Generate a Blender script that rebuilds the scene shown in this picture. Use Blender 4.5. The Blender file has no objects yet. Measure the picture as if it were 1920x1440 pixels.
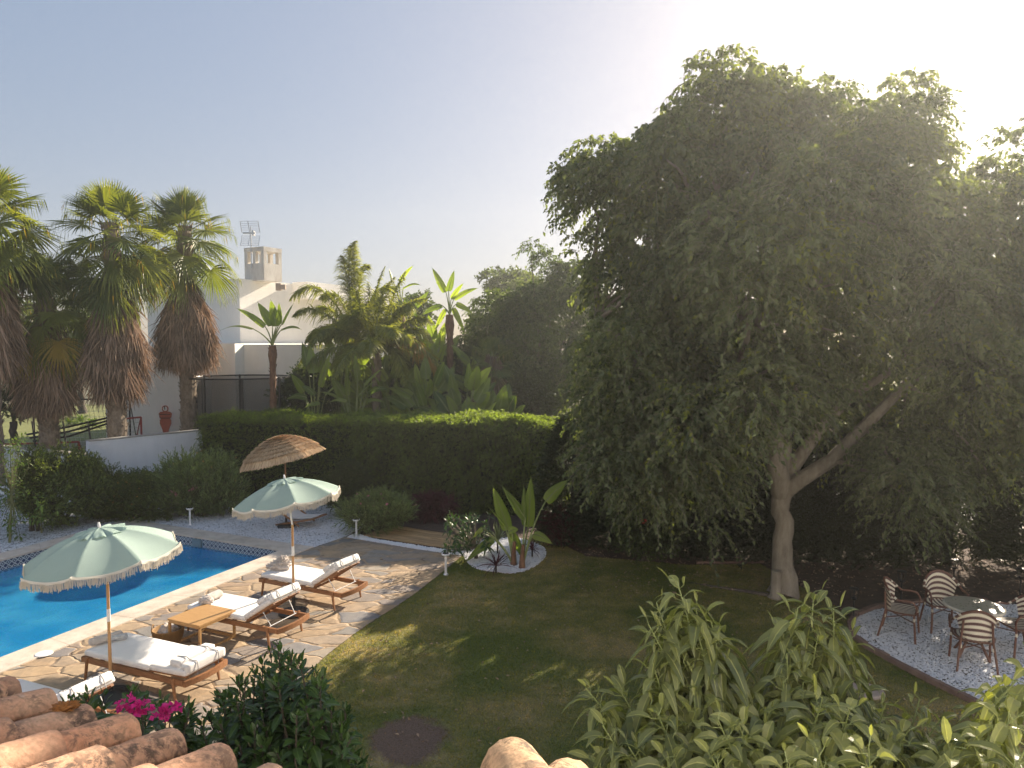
import bpy, math, random
import numpy as np
from mathutils import Vector, Matrix
rs = np.random.RandomState(7)
random.seed(7)
R = math.radians
F = 1340.0; HC = 4.5; PIT = math.atan((720-645)/F)
cs, sn = math.cos(PIT), math.sin(PIT)
def ray(px, py):
    a = (px-960)/F; b = (720-py)/F
    return np.array([a, cs+b*sn, -sn+b*cs])
def G(px, py, z=0.0):
    "ground position (height z) of a spot measured on the photograph"
    r = ray(px, py); t = (z-HC)/r[2]
    return np.array([0, 0, HC])+r*t
def W(px, py, Y):
    "world point at depth Y"
    r = ray(px, py)
    return np.array([0, 0, HC])+r*(Y/r[1])
scene = bpy.context.scene
col = scene.collection
# ------------------------------------------------------------------ objects
def tag(o, label=None, cat=None, group=None, kind=None):
    if label: o['label'] = label
    if cat: o['category'] = cat
    if group: o['group'] = group
    if kind: o['kind'] = kind
    return o
def empty(name, loc, rz=0.0, label=None, cat=None, group=None):
    o = bpy.data.objects.new(name, None); col.objects.link(o)
    o.location = [float(v) for v in loc]; o.rotation_euler = (0, 0, rz)
    o.empty_display_size = .1
    return tag(o, label, cat, group)
def copy_tree(o, parent=None):
    c = o.copy(); col.objects.link(c); c.parent = parent
    for ch in list(o.children): copy_tree(ch, c)
    return c
class Geo:
    def __init__(s): s.V = []; s.F = []; s.A = []; s.n = 0
    def add(s, V, Fs, A=None):
        V = np.asarray(V, dtype=np.float64).reshape(-1, 3)
        for f in (Fs if isinstance(Fs, list) else [Fs]):
            s.F.append(np.asarray(f, dtype=np.int64)+s.n)
        s.V.append(V); s.n += len(V)
        s.A.append(np.zeros((len(V), 3)) if A is None else np.asarray(A, dtype=np.float64).reshape(-1, 3))
        return s
    def grid(s, P, cu=False, cv=False, A=None):
        P = np.asarray(P, dtype=float); n, m = P.shape[:2]
        I = np.arange(n*m).reshape(n, m)
        a = np.vstack([I, I[:1]]) if cu else I
        if cv: a = np.hstack([a, a[:, :1]])
        q = np.stack([a[:-1, :-1], a[1:, :-1], a[1:, 1:], a[:-1, 1:]], -1).reshape(-1, 4)
        return s.add(P.reshape(-1, 3), q, A)
    def poly(s, pts, z=None, A=None):
        P = np.array([[p[0], p[1], z if z is not None else p[2]] for p in pts], float)
        n = len(P); c = P.mean(0)
        if n == 4: return s.add(P, np.array([[0, 1, 2, 3]]), A)
        from mathutils.geometry import tessellate_polygon
        T = np.array(tessellate_polygon([[Vector(p) for p in P]])); a, b_, c_ = P[T[:, 0]], P[T[:, 1]], P[T[:, 2]]
        fl = np.cross(b_-a, c_-a)[:, 2] < 0; T[fl] = T[fl][:, ::-1]
        return s.add(P, T, A)
    def box(s, c, size, rz=0.0, M=None, taper=1.0):
        x, y, z = [v/2 for v in size]; t = taper
        P = np.array([[-x, -y, -z], [x, -y, -z], [x, y, -z], [-x, y, -z], [-x*t, -y*t, z], [x*t, -y*t, z], [x*t, y*t, z], [-x*t, y*t, z]])
        if M is not None: P = P @ np.array(M).T
        if rz: P = P @ np.array([[math.cos(rz), math.sin(rz), 0], [-math.sin(rz), math.cos(rz), 0], [0, 0, 1]])
        P = P+np.array(c)
        return s.add(P, np.array([[3, 2, 1, 0], [4, 5, 6, 7], [0, 1, 5, 4], [1, 2, 6, 5], [2, 3, 7, 6], [3, 0, 4, 7]]))
    def rbox(s, c, size, r=.01, rz=0.0, M=None, puff=0.0, nx=10):
        "soft rounded slab: superellipse section swept along x"
        x, y, z = [v/2 for v in size]
        th = np.linspace(0, 2*math.pi, 25)[:-1]
        e = .28
        cy = np.sign(np.cos(th))*np.abs(np.cos(th))**e; cz = np.sign(np.sin(th))*np.abs(np.sin(th))**e
        u = np.concatenate([[-1, -1+.3*r/x, -1+r/x], np.linspace(-.8, .8, nx), [1-r/x, 1-.3*r/x, 1]])
        k = np.concatenate([[0, .72, 1], np.ones(nx), [1, .72, 0]])
        P = []
        for ui, ki in zip(u, k):
            sh = 1-(1-ki)*r/y; shz = (1-(1-ki)*r/z) if ki > 0 else max(0.0, 1-2*r/z)
            if ki == 0: sh = 1-2*r/y
            pf = 1+puff*(1-ui*ui)*(1-.0)
            P.append(np.stack([np.full(24, ui*x), cy*y*sh, cz*z*shz*pf*(1)], -1))
        P = np.array(P)
        n = len(P)
        V = P.reshape(-1, 3)
        if M is not None: V = V @ np.array(M).T
        if rz: V = V @ np.array([[math.cos(rz), math.sin(rz), 0], [-math.sin(rz), math.cos(rz), 0], [0, 0, 1]])
        V = V+np.array(c)
        s.grid(V.reshape(n, 24, 3), cv=True)
        for k0 in (0, n-1):
            ring = V.reshape(n, 24, 3)[k0]; cc = ring.mean(0)
            s.add(np.vstack([ring, cc]), np.array([[i, (i+1) % 24, 24] for i in range(24)]))
        return s
    def tube(s, pts, r, n=8, caps=True):
        P = np.asarray(pts, float); m = len(P)
        r = np.broadcast_to(np.asarray(r, float), (m,))
        T = np.gradient(P, axis=0); T /= np.linalg.norm(T, axis=1)[:, None]+1e-12
        ref = np.array([0, 0, 1.0]) if abs(T[:, 2].mean()) < .8 else np.array([1.0, 0, 0])
        U = np.cross(T, ref); U /= np.linalg.norm(U, axis=1)[:, None]+1e-12
        Vv = np.cross(T, U)
        th = np.linspace(0, 2*math.pi, n, endpoint=False)
        ring = P[:, None]+r[:, None, None]*(np.cos(th)[None, :, None]*U[:, None]+np.sin(th)[None, :, None]*Vv[:, None])
        s.grid(ring, cv=True)
        if caps:
            for k0 in (0, m-1):
                s.add(np.vstack([ring[k0], P[k0]]), np.array([[i, (i+1) % n, n] for i in range(n)]))
        return s
    def lathe(s, prof, c=(0, 0, 0), n=24, noise=None):
        th = np.linspace(0, 2*math.pi, n, endpoint=False)
        P = np.array([[[c[0]+r*math.cos(t), c[1]+r*math.sin(t), c[2]+z] for t in th] for r, z in prof])
        return s.grid(P, cv=True)
    def sticks(s, A, B, ra, rb=None, n=3):
        "many little tapered twigs"
        A = np.asarray(A, float); B = np.asarray(B, float); N = len(A)
        if N == 0: return s
        rb = ra if rb is None else rb
        ra = np.broadcast_to(ra, (N,)); rb = np.broadcast_to(rb, (N,))
        T = B-A; T = T/(np.linalg.norm(T, axis=1)[:, None]+1e-9)
        ref = np.where(np.abs(T[:, 2:3]) < .8, np.array([[0, 0, 1.0]]), np.array([[1.0, 0, 0]]))
        U = np.cross(T, ref); U /= np.linalg.norm(U, axis=1)[:, None]+1e-9; Vv = np.cross(T, U)
        th = np.linspace(0, 2*math.pi, n, endpoint=False)
        dirs = np.cos(th)[None, :, None]*U[:, None]+np.sin(th)[None, :, None]*Vv[:, None]
        V = np.concatenate([A[:, None]+dirs*ra[:, None, None], B[:, None]+dirs*rb[:, None, None]], 1)
        f = np.array([[i, (i+1) % n, n+(i+1) % n, n+i] for i in range(n)])
        return s.add(V, (f[None]+(np.arange(N)*2*n)[:, None, None]).reshape(-1, 4))
    def leaves(s, P, D, N, L, Wd, ts=None, ws=None, fold=.18, droop=0.0, rnd=None):
        "leaf blades; ts/ws None = 4-vertex folded leaf, else strips of 3 verts per station"
        P = np.asarray(P, float); n = len(P)
        if n == 0: return s
        D = D/(np.linalg.norm(D, axis=1)[:, None]+1e-9)
        S = np.cross(D, N); S /= np.linalg.norm(S, axis=1)[:, None]+1e-9
        U = np.cross(S, D)
        L = np.broadcast_to(L, (n,)).astype(float); Wd = np.broadcast_to(Wd, (n,)).astype(float)
        dr = np.broadcast_to(droop, (n,)).astype(float)
        rnd = rs.rand(n) if rnd is None else rnd
        g = np.array([0, 0, -1.0])
        if ts is None:
            mid = P+D*(L*.42)[:, None]
            up = U*(Wd*fold)[:, None]
            V = np.stack([P, mid-S*(Wd/2)[:, None]+up, mid+S*(Wd/2)[:, None]+up, P+D*L[:, None]+g*(dr*L)[:, None]], 1)
            A = np.zeros((n, 4, 3)); A[:, 1, 0] = -1; A[:, 2, 0] = 1; A[:, 3, 1] = 1; A[:, 1:3, 1] = .45; A[:, :, 2] = rnd[:, None]
            f = np.array([[0, 3, 1], [0, 2, 3]])
            return s.add(V, (f[None]+(np.arange(n)*4)[:, None, None]).reshape(-1, 3), A)
        K = len(ts); V = np.zeros((n, K, 3, 3)); A = np.zeros((n, K, 3, 3))
        for k, (t, w) in enumerate(zip(ts, ws)):
            c = P+(L[:, None])*(D*t+g*dr[:, None]*t*t)
            hw = (Wd*w/2)[:, None]; up = U*(Wd*w*fold)[:, None]
            V[:, k, 0] = c-S*hw+up; V[:, k, 1] = c; V[:, k, 2] = c+S*hw+up
            A[:, k, 0, 0] = -1; A[:, k, 2, 0] = 1; A[:, k, :, 1] = t
        A[..., 2] = rnd[:, None, None]
        f = []
        for k in range(K-1):
            a = k*3
            f += [[a, a+3, a+4, a+1], [a+1, a+4, a+5, a+2]]
        f = np.array(f)
        return s.add(V, (f[None]+(np.arange(n)*K*3)[:, None, None]).reshape(-1, 4), A)
    def build(s, name, mat, parent=None, smooth=False, attr=False, loc=None):
        me = bpy.data.meshes.new(name)
        V = np.vstack(s.V) if s.V else np.zeros((0, 3))
        if loc is not None: V = V-np.array(loc)
        me.vertices.add(len(V)); me.vertices.foreach_set('co', V.ravel())
        li = []; tot = []
        for f in s.F:
            li.append(f.ravel()); tot.append(np.full(len(f), f.shape[1]))
        for (a, n) in getattr(s, 'ngon', []):
            li.append(np.arange(a, a+n)); tot.append(np.array([n]))
        li = np.concatenate(li); tot = np.concatenate(tot)
        me.loops.add(len(li)); me.loops.foreach_set('vertex_index', li.astype(np.int32))
        me.polygons.add(len(tot)); st = np.concatenate([[0], np.cumsum(tot)[:-1]])
        me.polygons.foreach_set('loop_start', st.astype(np.int32)); me.polygons.foreach_set('loop_total', tot.astype(np.int32))
        me.polygons.foreach_set('use_smooth', np.full(len(tot), bool(smooth)))
        me.update(calc_edges=True)
        if attr:
            a = me.attributes.new('lf', 'FLOAT_VECTOR', 'POINT'); a.data.foreach_set('vector', np.vstack(s.A).ravel())
        me.materials.append(mat)
        o = bpy.data.objects.new(name, me); col.objects.link(o)
        if parent is not None: o.parent = parent
        if loc is not None: o.location = [float(v) for v in loc]
        return o
def build_tag(g, name, mat, label, cat=None, group=None, kind=None, **k):
    return tag(g.build(name, mat, **k), label, cat, group, kind)
# ------------------------------------------------------------------ materials
def nt(name):
    m = bpy.data.materials.new(name); m.use_nodes = True; t = m.node_tree
    b = t.nodes['Principled BSDF']; return m, t, b
def N(t, typ, **k):
    n = t.nodes.new(typ)
    for a, v in k.items():
        if a.startswith('i_'):
            key = a[2:]; n.inputs[int(key) if key.isdigit() else key.replace('_', ' ')].default_value = v
        else: setattr(n, a, v)
    return n
def ramp(t, src, stops, interp='LINEAR'):
    r = t.nodes.new('ShaderNodeValToRGB'); r.color_ramp.interpolation = interp
    while len(r.color_ramp.elements) < len(stops): r.color_ramp.elements.new(.5)
    for e, (p, c) in zip(r.color_ramp.elements, stops):
        e.position = p; e.color = (c[0], c[1], c[2], 1) if not isinstance(c, (int, float)) else (c, c, c, 1)
    t.links.new(src, r.inputs[0]); return r
def mixc(t, fac, a, b, typ='MIX'):
    m = t.nodes.new('ShaderNodeMix'); m.data_type = 'RGBA'; m.blend_type = typ
    for s, v in ((0, fac), (6, a), (7, b)):
        if hasattr(v, 'is_linked') or hasattr(v, 'links'): t.links.new(v, m.inputs[s])
        elif s == 0: m.inputs[0].default_value = v
        else: m.inputs[s].default_value = (v[0], v[1], v[2], 1)
    return m.outputs[2]
def math_(t, op, a, b=None):
    m = t.nodes.new('ShaderNodeMath'); m.operation = op
    for i, v in enumerate((a, b)):
        if v is None: continue
        if isinstance(v, (int, float)): m.inputs[i].default_value = v
        else: t.links.new(v, m.inputs[i])
    return m.outputs[0]
def noise(t, vec, scale, detail=4, rough=.6, dist=0):
    n = N(t, 'ShaderNodeTexNoise'); n.inputs['Scale'].default_value = scale; n.inputs['Detail'].default_value = detail
    n.inputs['Roughness'].default_value = rough; n.inputs['Distortion'].default_value = dist
    if vec is not None: t.links.new(vec, n.inputs['Vector'])
    return n
def bump(t, b, h, strength=.4, dist=.01):
    bn = N(t, 'ShaderNodeBump'); bn.inputs['Strength'].default_value = strength; bn.inputs['Distance'].default_value = dist
    t.links.new(h, bn.inputs['Height']); t.links.new(bn.outputs[0], b.inputs['Normal']); return bn
def geopos(t): return N(t, 'ShaderNodeNewGeometry').outputs['Position']
def objco(t): return N(t, 'ShaderNodeTexCoord').outputs['Object']
def simple(name, c, rough=.6, c2=None, scale=8, bs=0.0, bd=.005, metal=0, spec=.5, sheen=0, world=False, detail=5):
    m, t, b = nt(name)
    v = geopos(t) if world else objco(t)
    n = noise(t, v, scale, detail)
    c2 = c2 or [x*.8 for x in c]
    t.links.new(ramp(t, n.outputs[0], [(.3, c2), (.7, c)]).outputs[0], b.inputs['Base Color'])
    b.inputs['Roughness'].default_value = rough; b.inputs['Metallic'].default_value = metal
    b.inputs['Specular IOR Level'].default_value = spec
    if sheen: b.inputs['Sheen Weight'].default_value = sheen
    if bs: bump(t, b, noise(t, v, scale*4, 6).outputs[0], bs, bd)
    return m
def leafmat(name, dark, light, trans=.35, tcol=None, rough=.45, vein=None, yellow=None, clump=1.2, spec=.4):
    m, t, b = nt(name)
    at = N(t, 'ShaderNodeAttribute', attribute_name='lf')
    sep = N(t, 'ShaderNodeSeparateXYZ'); t.links.new(at.outputs['Vector'], sep.inputs[0])
    cl = noise(t, geopos(t), clump, 2)
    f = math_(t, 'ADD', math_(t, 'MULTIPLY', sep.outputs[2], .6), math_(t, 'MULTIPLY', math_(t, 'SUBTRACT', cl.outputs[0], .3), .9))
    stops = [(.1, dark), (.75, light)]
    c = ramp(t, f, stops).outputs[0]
    if yellow:
        yf = ramp(t, sep.outputs[2], [(.93, 0.0), (.95, 1.0)]).outputs[0]
        c = mixc(t, yf, c, yellow)
    if vein:
        ab = math_(t, 'ABSOLUTE', sep.outputs[0])
        vf = ramp(t, ab, [(.05, 1.0), (.16, 0.0)]).outputs[0]
        c = mixc(t, math_(t, 'MULTIPLY', vf, .75), c, vein)
    t.links.new(c, b.inputs['Base Color'])
    b.inputs['Roughness'].default_value = rough; b.inputs['Specular IOR Level'].default_value = spec
    tr = N(t, 'ShaderNodeBsdfTranslucent')
    tcol = tcol or (1.6, 1.7, .5)
    mm = mixc(t, 1.0, c, tcol, 'MULTIPLY'); t.links.new(mm, tr.inputs[0])
    ms = N(t, 'ShaderNodeMixShader'); ms.inputs[0].default_value = trans
    t.links.new(b.outputs[0], ms.inputs[1]); t.links.new(tr.outputs[0], ms.inputs[2])
    t.links.new(ms.outputs[0], t.nodes['Material Output'].inputs[0])
    return m
M = {}
M['ficus'] = leafmat('ficus_leaf', (.062, .082, .042), (.20, .225, .12), .42, yellow=(.22, .24, .05), clump=.55, rough=.4)
M['ficus2'] = leafmat('ficus_leaf_far', (.04, .065, .025), (.14, .18, .055), .42, clump=.5)
M['citrus'] = leafmat('citrus_leaf', (.022, .05, .014), (.065, .12, .03), .25, rough=.28, vein=(.1, .16, .05), clump=2, yellow=(.16, .22, .04))
M['avocado'] = leafmat('avocado_leaf', (.06, .09, .035), (.36, .38, .14), .42, tcol=(1.5, 1.5, .45), rough=.3, vein=(.5, .5, .2), clump=2.6, spec=.6, yellow=(.3, .17, .06))
M['pitto'] = leafmat('shrub_leaf', (.06, .085, .025), (.22, .26, .08), .38, clump=2)
M['citrusyoung'] = leafmat('sapling_leaf', (.07, .12, .025), (.16, .22, .05), .4, clump=2)
M['abelia'] = leafmat('abelia_leaf', (.04, .07, .02), (.17, .2, .05), .38, clump=2)
M['oleander'] = leafmat('oleander_leaf', (.08, .12, .045), (.26, .31, .13), .36, clump=2, rough=.35)
M['hedge'] = leafmat('hedge_leaf', (.04, .065, .012), (.22, .29, .04), .55, tcol=(1.7, 1.8, .4), clump=1.5)
M['hedge_vine'] = leafmat('vine_leaf', (.055, .08, .02), (.25, .31, .09), .55, clump=1.6)
M['conifer'] = leafmat('conifer_leaf', (.025, .035, .018), (.06, .075, .035), .25, clump=1.2)
M['farleaf'] = leafmat('far_leaf', (.05, .075, .025), (.17, .2, .06), .4, clump=.5)
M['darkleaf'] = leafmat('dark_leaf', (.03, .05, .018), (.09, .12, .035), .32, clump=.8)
M['banana'] = leafmat('banana_leaf', (.08, .13, .04), (.3, .36, .1), .5, tcol=(1.6, 1.7, .4), rough=.4, vein=(.22, .27, .1), clump=.8)
M['fan'] = leafmat('fan_leaf', (.07, .11, .03), (.24, .27, .07), .45, tcol=(1.5, 1.4, .35), rough=.4, clump=.6, yellow=(.42, .26, .04))
M['fanyellow'] = leafmat('yellow_fan_leaf', (.38, .2, .03), (.42, .32, .06), .4, tcol=(1.3, 1.2, .5), clump=1)
M['feather'] = leafmat('feather_leaf', (.15, .19, .05), (.38, .4, .12), .52, tcol=(1.5, 1.4, .4), clump=.7)
M['drypalm'] = leafmat('dry_palm', (.14, .095, .065), (.48, .34, .24), .15, tcol=(1.2, 1, .8), rough=.8, clump=1.2)
M['redleaf'] = leafmat('red_leaf', (.05, .012, .015), (.15, .04, .05), .25, tcol=(1.4, .8, .8), clump=2)
M['agave'] = leafmat('pale_leaf', (.12, .14, .08), (.3, .33, .2), .2, clump=2)
M['magenta'] = leafmat('magenta_petal', (.5, .02, .2), (.75, .05, .35), .45, tcol=(1.2, .7, 1), clump=3)
M['pink'] = leafmat('pink_petal', (.6, .15, .28), (.8, .35, .45), .4, tcol=(1.1, .9, 1), clump=3)
M['orangeflower'] = leafmat('orange_petal', (.6, .2, .03), (.75, .4, .08), .3, tcol=(1.1, 1, .8), clump=3)
M['redflower'] = leafmat('red_petal', (.5, .02, .02), (.6, .04, .03), .3, tcol=(1.1, .8, .8), clump=3)
M['grass'] = None
def bark(name, c, c2, scale=6, bs=.6, stretch=.25):
    m, t, b = nt(name)
    mp = N(t, 'ShaderNodeMapping'); mp.inputs['Scale'].default_value = (1, 1, stretch); t.links.new(objco(t), mp.inputs[0])
    n = noise(t, mp.outputs[0], scale, 8, .7)
    t.links.new(ramp(t, n.outputs[0], [(.3, c2), (.65, c)]).outputs[0], b.inputs['Base Color'])
    b.inputs['Roughness'].default_value = .85; bump(t, b, n.outputs[0], bs, .03); return m
M['bark'] = bark('smooth_bark', (.31, .265, .21), (.15, .125, .095), 7)
M['barkdark'] = bark('dark_bark', (.1, .08, .06), (.04, .032, .025), 10)
M['palmbark'] = bark('palm_bark', (.34, .27, .2), (.12, .085, .06), 9, .8, .6)
M['twig'] = bark('green_twig', (.2, .2, .08), (.1, .1, .04), 10, .2)
M['petiole'] = simple('petiole', (.3, .34, .12), .5, (.2, .24, .08))
M['dryfibre'] = bark('dry_fibre', (.3, .16, .09), (.1, .05, .03), 14, .8, .3)
def wood(name, c, c2, rough=.55, axis=(1, 8, 8)):
    m, t, b = nt(name)
    mp = N(t, 'ShaderNodeMapping'); mp.inputs['Scale'].default_value = axis; t.links.new(objco(t), mp.inputs[0])
    n = noise(t, mp.outputs[0], 5, 6, .65, .6)
    t.links.new(ramp(t, n.outputs[0], [(.3, c2), (.7, c)]).outputs[0], b.inputs['Base Color'])
    b.inputs['Roughness'].default_value = rough; bump(t, b, n.outputs[0], .2, .004); return m
M['teak'] = wood('teak', (.36, .17, .075), (.2, .085, .035))
M['oak'] = wood('light_wood', (.52, .31, .13), (.4, .22, .085), .5, (1, 14, 1))
M['pole'] = wood('pole_wood', (.55, .33, .15), (.42, .23, .1), .5, (8, 8, .6))
M['whitecloth'] = simple('white_cloth', (.78, .75, .73), .9, (.72, .69, .67), 5, .25, .004, sheen=.2)
M['strap'] = simple('grey_strap', (.35, .35, .36), .8)
M['towel'] = simple('beige_towel', (.58, .51, .46), .95, (.48, .42, .38), 9, .6, .008, sheen=.3)
M['whitemetal'] = simple('white_metal', (.8, .8, .8), .35)
M['steel'] = simple('steel', (.6, .6, .6), .3, metal=.9)
M['black'] = simple('black_plastic', (.02, .02, .022), .5)
M['blackmetal'] = simple('black_metal', (.015, .015, .017), .4)
M['solar'] = simple('solar_panel', (.015, .018, .03), .2)
M['red'] = simple('red_paint', (.35, .03, .03), .5)
M['coral'] = simple('coral_plastic', (.55, .13, .08), .5, (.48, .11, .06))
M['coredark'] = simple('dark_core', (.012, .014, .008), 1.0, (.008, .009, .005))
# canopy cloth: green cotton that lets a little light through
def cloth(name, c, tr=.25):
    m, t, b = nt(name)
    n = noise(t, objco(t), 3, 4)
    cc = ramp(t, n.outputs[0], [(.3, [x*.93 for x in c]), (.7, c)]).outputs[0]
    t.links.new(cc, b.inputs['Base Color']); b.inputs['Roughness'].default_value = .85
    w = noise(t, objco(t), 60, 4); bump(t, b, w.outputs[0], .12, .004)
    T = N(t, 'ShaderNodeBsdfTranslucent'); t.links.new(cc, T.inputs[0])
    ms = N(t, 'ShaderNodeMixShader'); ms.inputs[0].default_value = tr
    t.links.new(b.outputs[0], ms.inputs[1]); t.links.new(T.outputs[0], ms.inputs[2]); t.links.new(ms.outputs[0], t.nodes['Material Output'].inputs[0])
    return m
M['canopy'] = cloth('sage_canopy', (.42, .55, .49), .34)
M['fringe'] = cloth('cream_fringe', (.84, .79, .70), .3)
def straw():
    m, t, b = nt('straw')
    at = N(t, 'ShaderNodeAttribute', attribute_name='lf')
    sep = N(t, 'ShaderNodeSeparateXYZ'); t.links.new(at.outputs['Vector'], sep.inputs[0])
    t.links.new(ramp(t, sep.outputs[2], [(.0, (.44, .28, .15)), (.5, (.66, .45, .25)), (1, (.82, .62, .38))]).outputs[0], b.inputs['Base Color'])
    b.inputs['Roughness'].default_value = .8; return m
M['straw'] = straw()
def wicker():
    m, t, b = nt('wicker')
    w = N(t, 'ShaderNodeTexWave', bands_direction='Z'); w.inputs['Scale'].default_value = 28; w.inputs['Distortion'].default_value = 2
    t.links.new(objco(t), w.inputs[0])
    t.links.new(ramp(t, w.outputs[0], [(.2, (.2, .1, .035)), (.7, (.5, .29, .11))]).outputs[0], b.inputs['Base Color'])
    b.inputs['Roughness'].default_value = .6; bump(t, b, w.outputs[0], .8, .01); return m
M['wicker'] = wicker()
def rattan_weave(name, horiz=True):
    m, t, b = nt(name)
    sep = N(t, 'ShaderNodeSeparateXYZ'); t.links.new(N(t, 'ShaderNodeAttribute', attribute_name='lf').outputs['Vector'], sep.inputs[0])
    u, v = sep.outputs[0], sep.outputs[1]
    zig = math_(t, 'MULTIPLY', math_(t, 'ABSOLUTE', math_(t, 'SUBTRACT', math_(t, 'FRACT', math_(t, 'MULTIPLY', u, 22)), .5)), .36)
    f = math_(t, 'FRACT', math_(t, 'ADD', math_(t, 'MULTIPLY', v, 6.0 if horiz else 7.0), zig if horiz else 0.0))
    t.links.new(ramp(t, f, [(.5 if horiz else .45, (.8, .72, .56)), (.53 if horiz else .48, (.12, .055, .045))], 'CONSTANT').outputs[0], b.inputs['Base Color'])
    b.inputs['Roughness'].default_value = .5
    w = noise(t, objco(t), 90, 3); bump(t, b, w.outputs[0], .5, .004)
    return m
M['weave'] = rattan_weave('woven_back'); M['weaveseat'] = rattan_weave('woven_seat', False)
M['rattan'] = simple('rattan_tube', (.2, .095, .06), .4, (.13, .055, .035), 20)
M['binding'] = simple('cream_binding', (.74, .67, .53), .6)
def flagstone():
    m, t, b = nt('flagstone')
    p = geopos(t)
    d = noise(t, p, 1.1, 3, .6)
    vm = N(t, 'ShaderNodeVectorMath', operation='MULTIPLY_ADD'); t.links.new(d.outputs['Color'], vm.inputs[0]); vm.inputs[1].default_value = (.55, .55, 0)
    t.links.new(p, vm.inputs[2])
    mp = N(t, 'ShaderNodeMapping'); mp.inputs['Rotation'].default_value = (0, 0, .5); mp.inputs['Scale'].default_value = (1.6, 3.0, 0); t.links.new(vm.outputs[0], mp.inputs[0])
    e = N(t, 'ShaderNodeTexVoronoi', feature='DISTANCE_TO_EDGE'); e.inputs['Scale'].default_value = 1.0; t.links.new(mp.outputs[0], e.inputs[0])
    c = N(t, 'ShaderNodeTexVoronoi', feature='F1'); c.inputs['Scale'].default_value = 1.0; t.links.new(mp.outputs[0], c.inputs[0])
    sep = N(t, 'ShaderNodeSeparateColor'); t.links.new(c.outputs['Color'], sep.inputs[0])
    base = ramp(t, sep.outputs[0], [(0, (.36, .26, .17)), (.25, (.44, .32, .2)), (.4, (.24, .23, .22)), (.55, (.36, .26, .18)), (.7, (.22, .22, .23)), (.85, (.46, .33, .2)), (1, (.3, .28, .25))]).outputs[0]
    n = noise(t, p, 5, 8, .7, .5)
    st = ramp(t, noise(t, p, 1.8, 5, .7, 1).outputs[0], [(.42, (1, 1, 1)), (.58, (.78, .82, .9))]).outputs[0]
    c2 = mixc(t, 1.0, base, ramp(t, n.outputs[0], [(.25, (.72, .7, .68)), (.75, (1.15, 1.12, 1.05))]).outputs[0], 'MULTIPLY')
    c2 = mixc(t, .8, c2, st, 'MULTIPLY')
    jn = noise(t, p, 9, 4, .6)
    wd = math_(t, 'MULTIPLY', jn.outputs[0], .075)
    gf = math_(t, 'LESS_THAN', e.outputs['Distance'], wd)
    grout = ramp(t, noise(t, p, 4, 4).outputs[0], [(.35, (.12, .085, .06)), (.5, (.38, .27, .17)), (.7, (.45, .33, .21))]).outputs[0]
    t.links.new(mixc(t, gf, c2, grout), b.inputs['Base Color'])
    b.inputs['Roughness'].default_value = .8
    hh = math_(t, 'ADD', math_(t, 'MULTIPLY', ramp(t, e.outputs['Distance'], [(0, 0.0), (.07, 1.0)]).outputs[0], 1.0), math_(t, 'MULTIPLY', n.outputs[0], .6))
    hh = math_(t, 'ADD', hh, math_(t, 'MULTIPLY', sep.outputs[1], .8))
    bump(t, b, hh, .7, .02); return m
M['flag'] = flagstone()
def coping_mat():
    m, t, b = nt('travertine')
    p = geopos(t)
    n = noise(t, p, 3.5, 8, .7); n2 = noise(t, p, 40, 4)
    c = ramp(t, n.outputs[0], [(.25, (.42, .35, .27)), (.5, (.6, .52, .43)), (.75, (.7, .63, .54))]).outputs[0]
    sp = ramp(t, n2.outputs[0], [(.32, (.72, .7, .66)), (.4, (1, 1, 1))]).outputs[0]
    t.links.new(mixc(t, .6, c, sp, 'MULTIPLY'), b.inputs['Base Color']); b.inputs['Roughness'].default_value = .7
    bump(t, b, n2.outputs[0], .3, .004); return m
M['coping'] = coping_mat()
def band_mat():
    m, t, b = nt('patterned_tile')
    sep = N(t, 'ShaderNodeSeparateXYZ'); t.links.new(N(t, 'ShaderNodeAttribute', attribute_name='lf').outputs['Vector'], sep.inputs[0])
    u = math_(t, 'ABSOLUTE', math_(t, 'SUBTRACT', math_(t, 'FRACT', math_(t, 'MULTIPLY', sep.outputs[0], 8)), .5))
    v = math_(t, 'ABSOLUTE', math_(t, 'SUBTRACT', math_(t, 'FRACT', math_(t, 'MULTIPLY', sep.outputs[1], 9)), .5))
    d = math_(t, 'ABSOLUTE', math_(t, 'SUBTRACT', math_(t, 'ADD', u, v), .5))
    e = math_(t, 'ADD', math_(t, 'MULTIPLY', u, u), math_(t, 'MULTIPLY', v, v))
    f = math_(t, 'MAXIMUM', math_(t, 'LESS_THAN', d, .1), math_(t, 'LESS_THAN', e, .018))
    t.links.new(mixc(t, f, (.025, .045, .11), (.55, .58, .55)), b.inputs['Base Color']); b.inputs['Roughness'].default_value = .15
    return m
M['band'] = band_mat()
def basin_mat():
    m, t, b = nt('pool_mosaic')
    p = geopos(t)
    v = N(t, 'ShaderNodeTexVoronoi', feature='F1'); v.inputs['Scale'].default_value = 30; t.links.new(p, v.inputs[0])
    n = noise(t, p, 1.2, 4)
    c = ramp(t, n.outputs[0], [(.3, (.05, .58, .88)), (.7, (.09, .7, .93))]).outputs[0]
    t.links.new(mixc(t, .25, c, v.outputs['Color'], 'MULTIPLY'), b.inputs['Base Color']); b.inputs['Roughness'].default_value = .3
    return m
M['basin'] = basin_mat()
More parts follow.
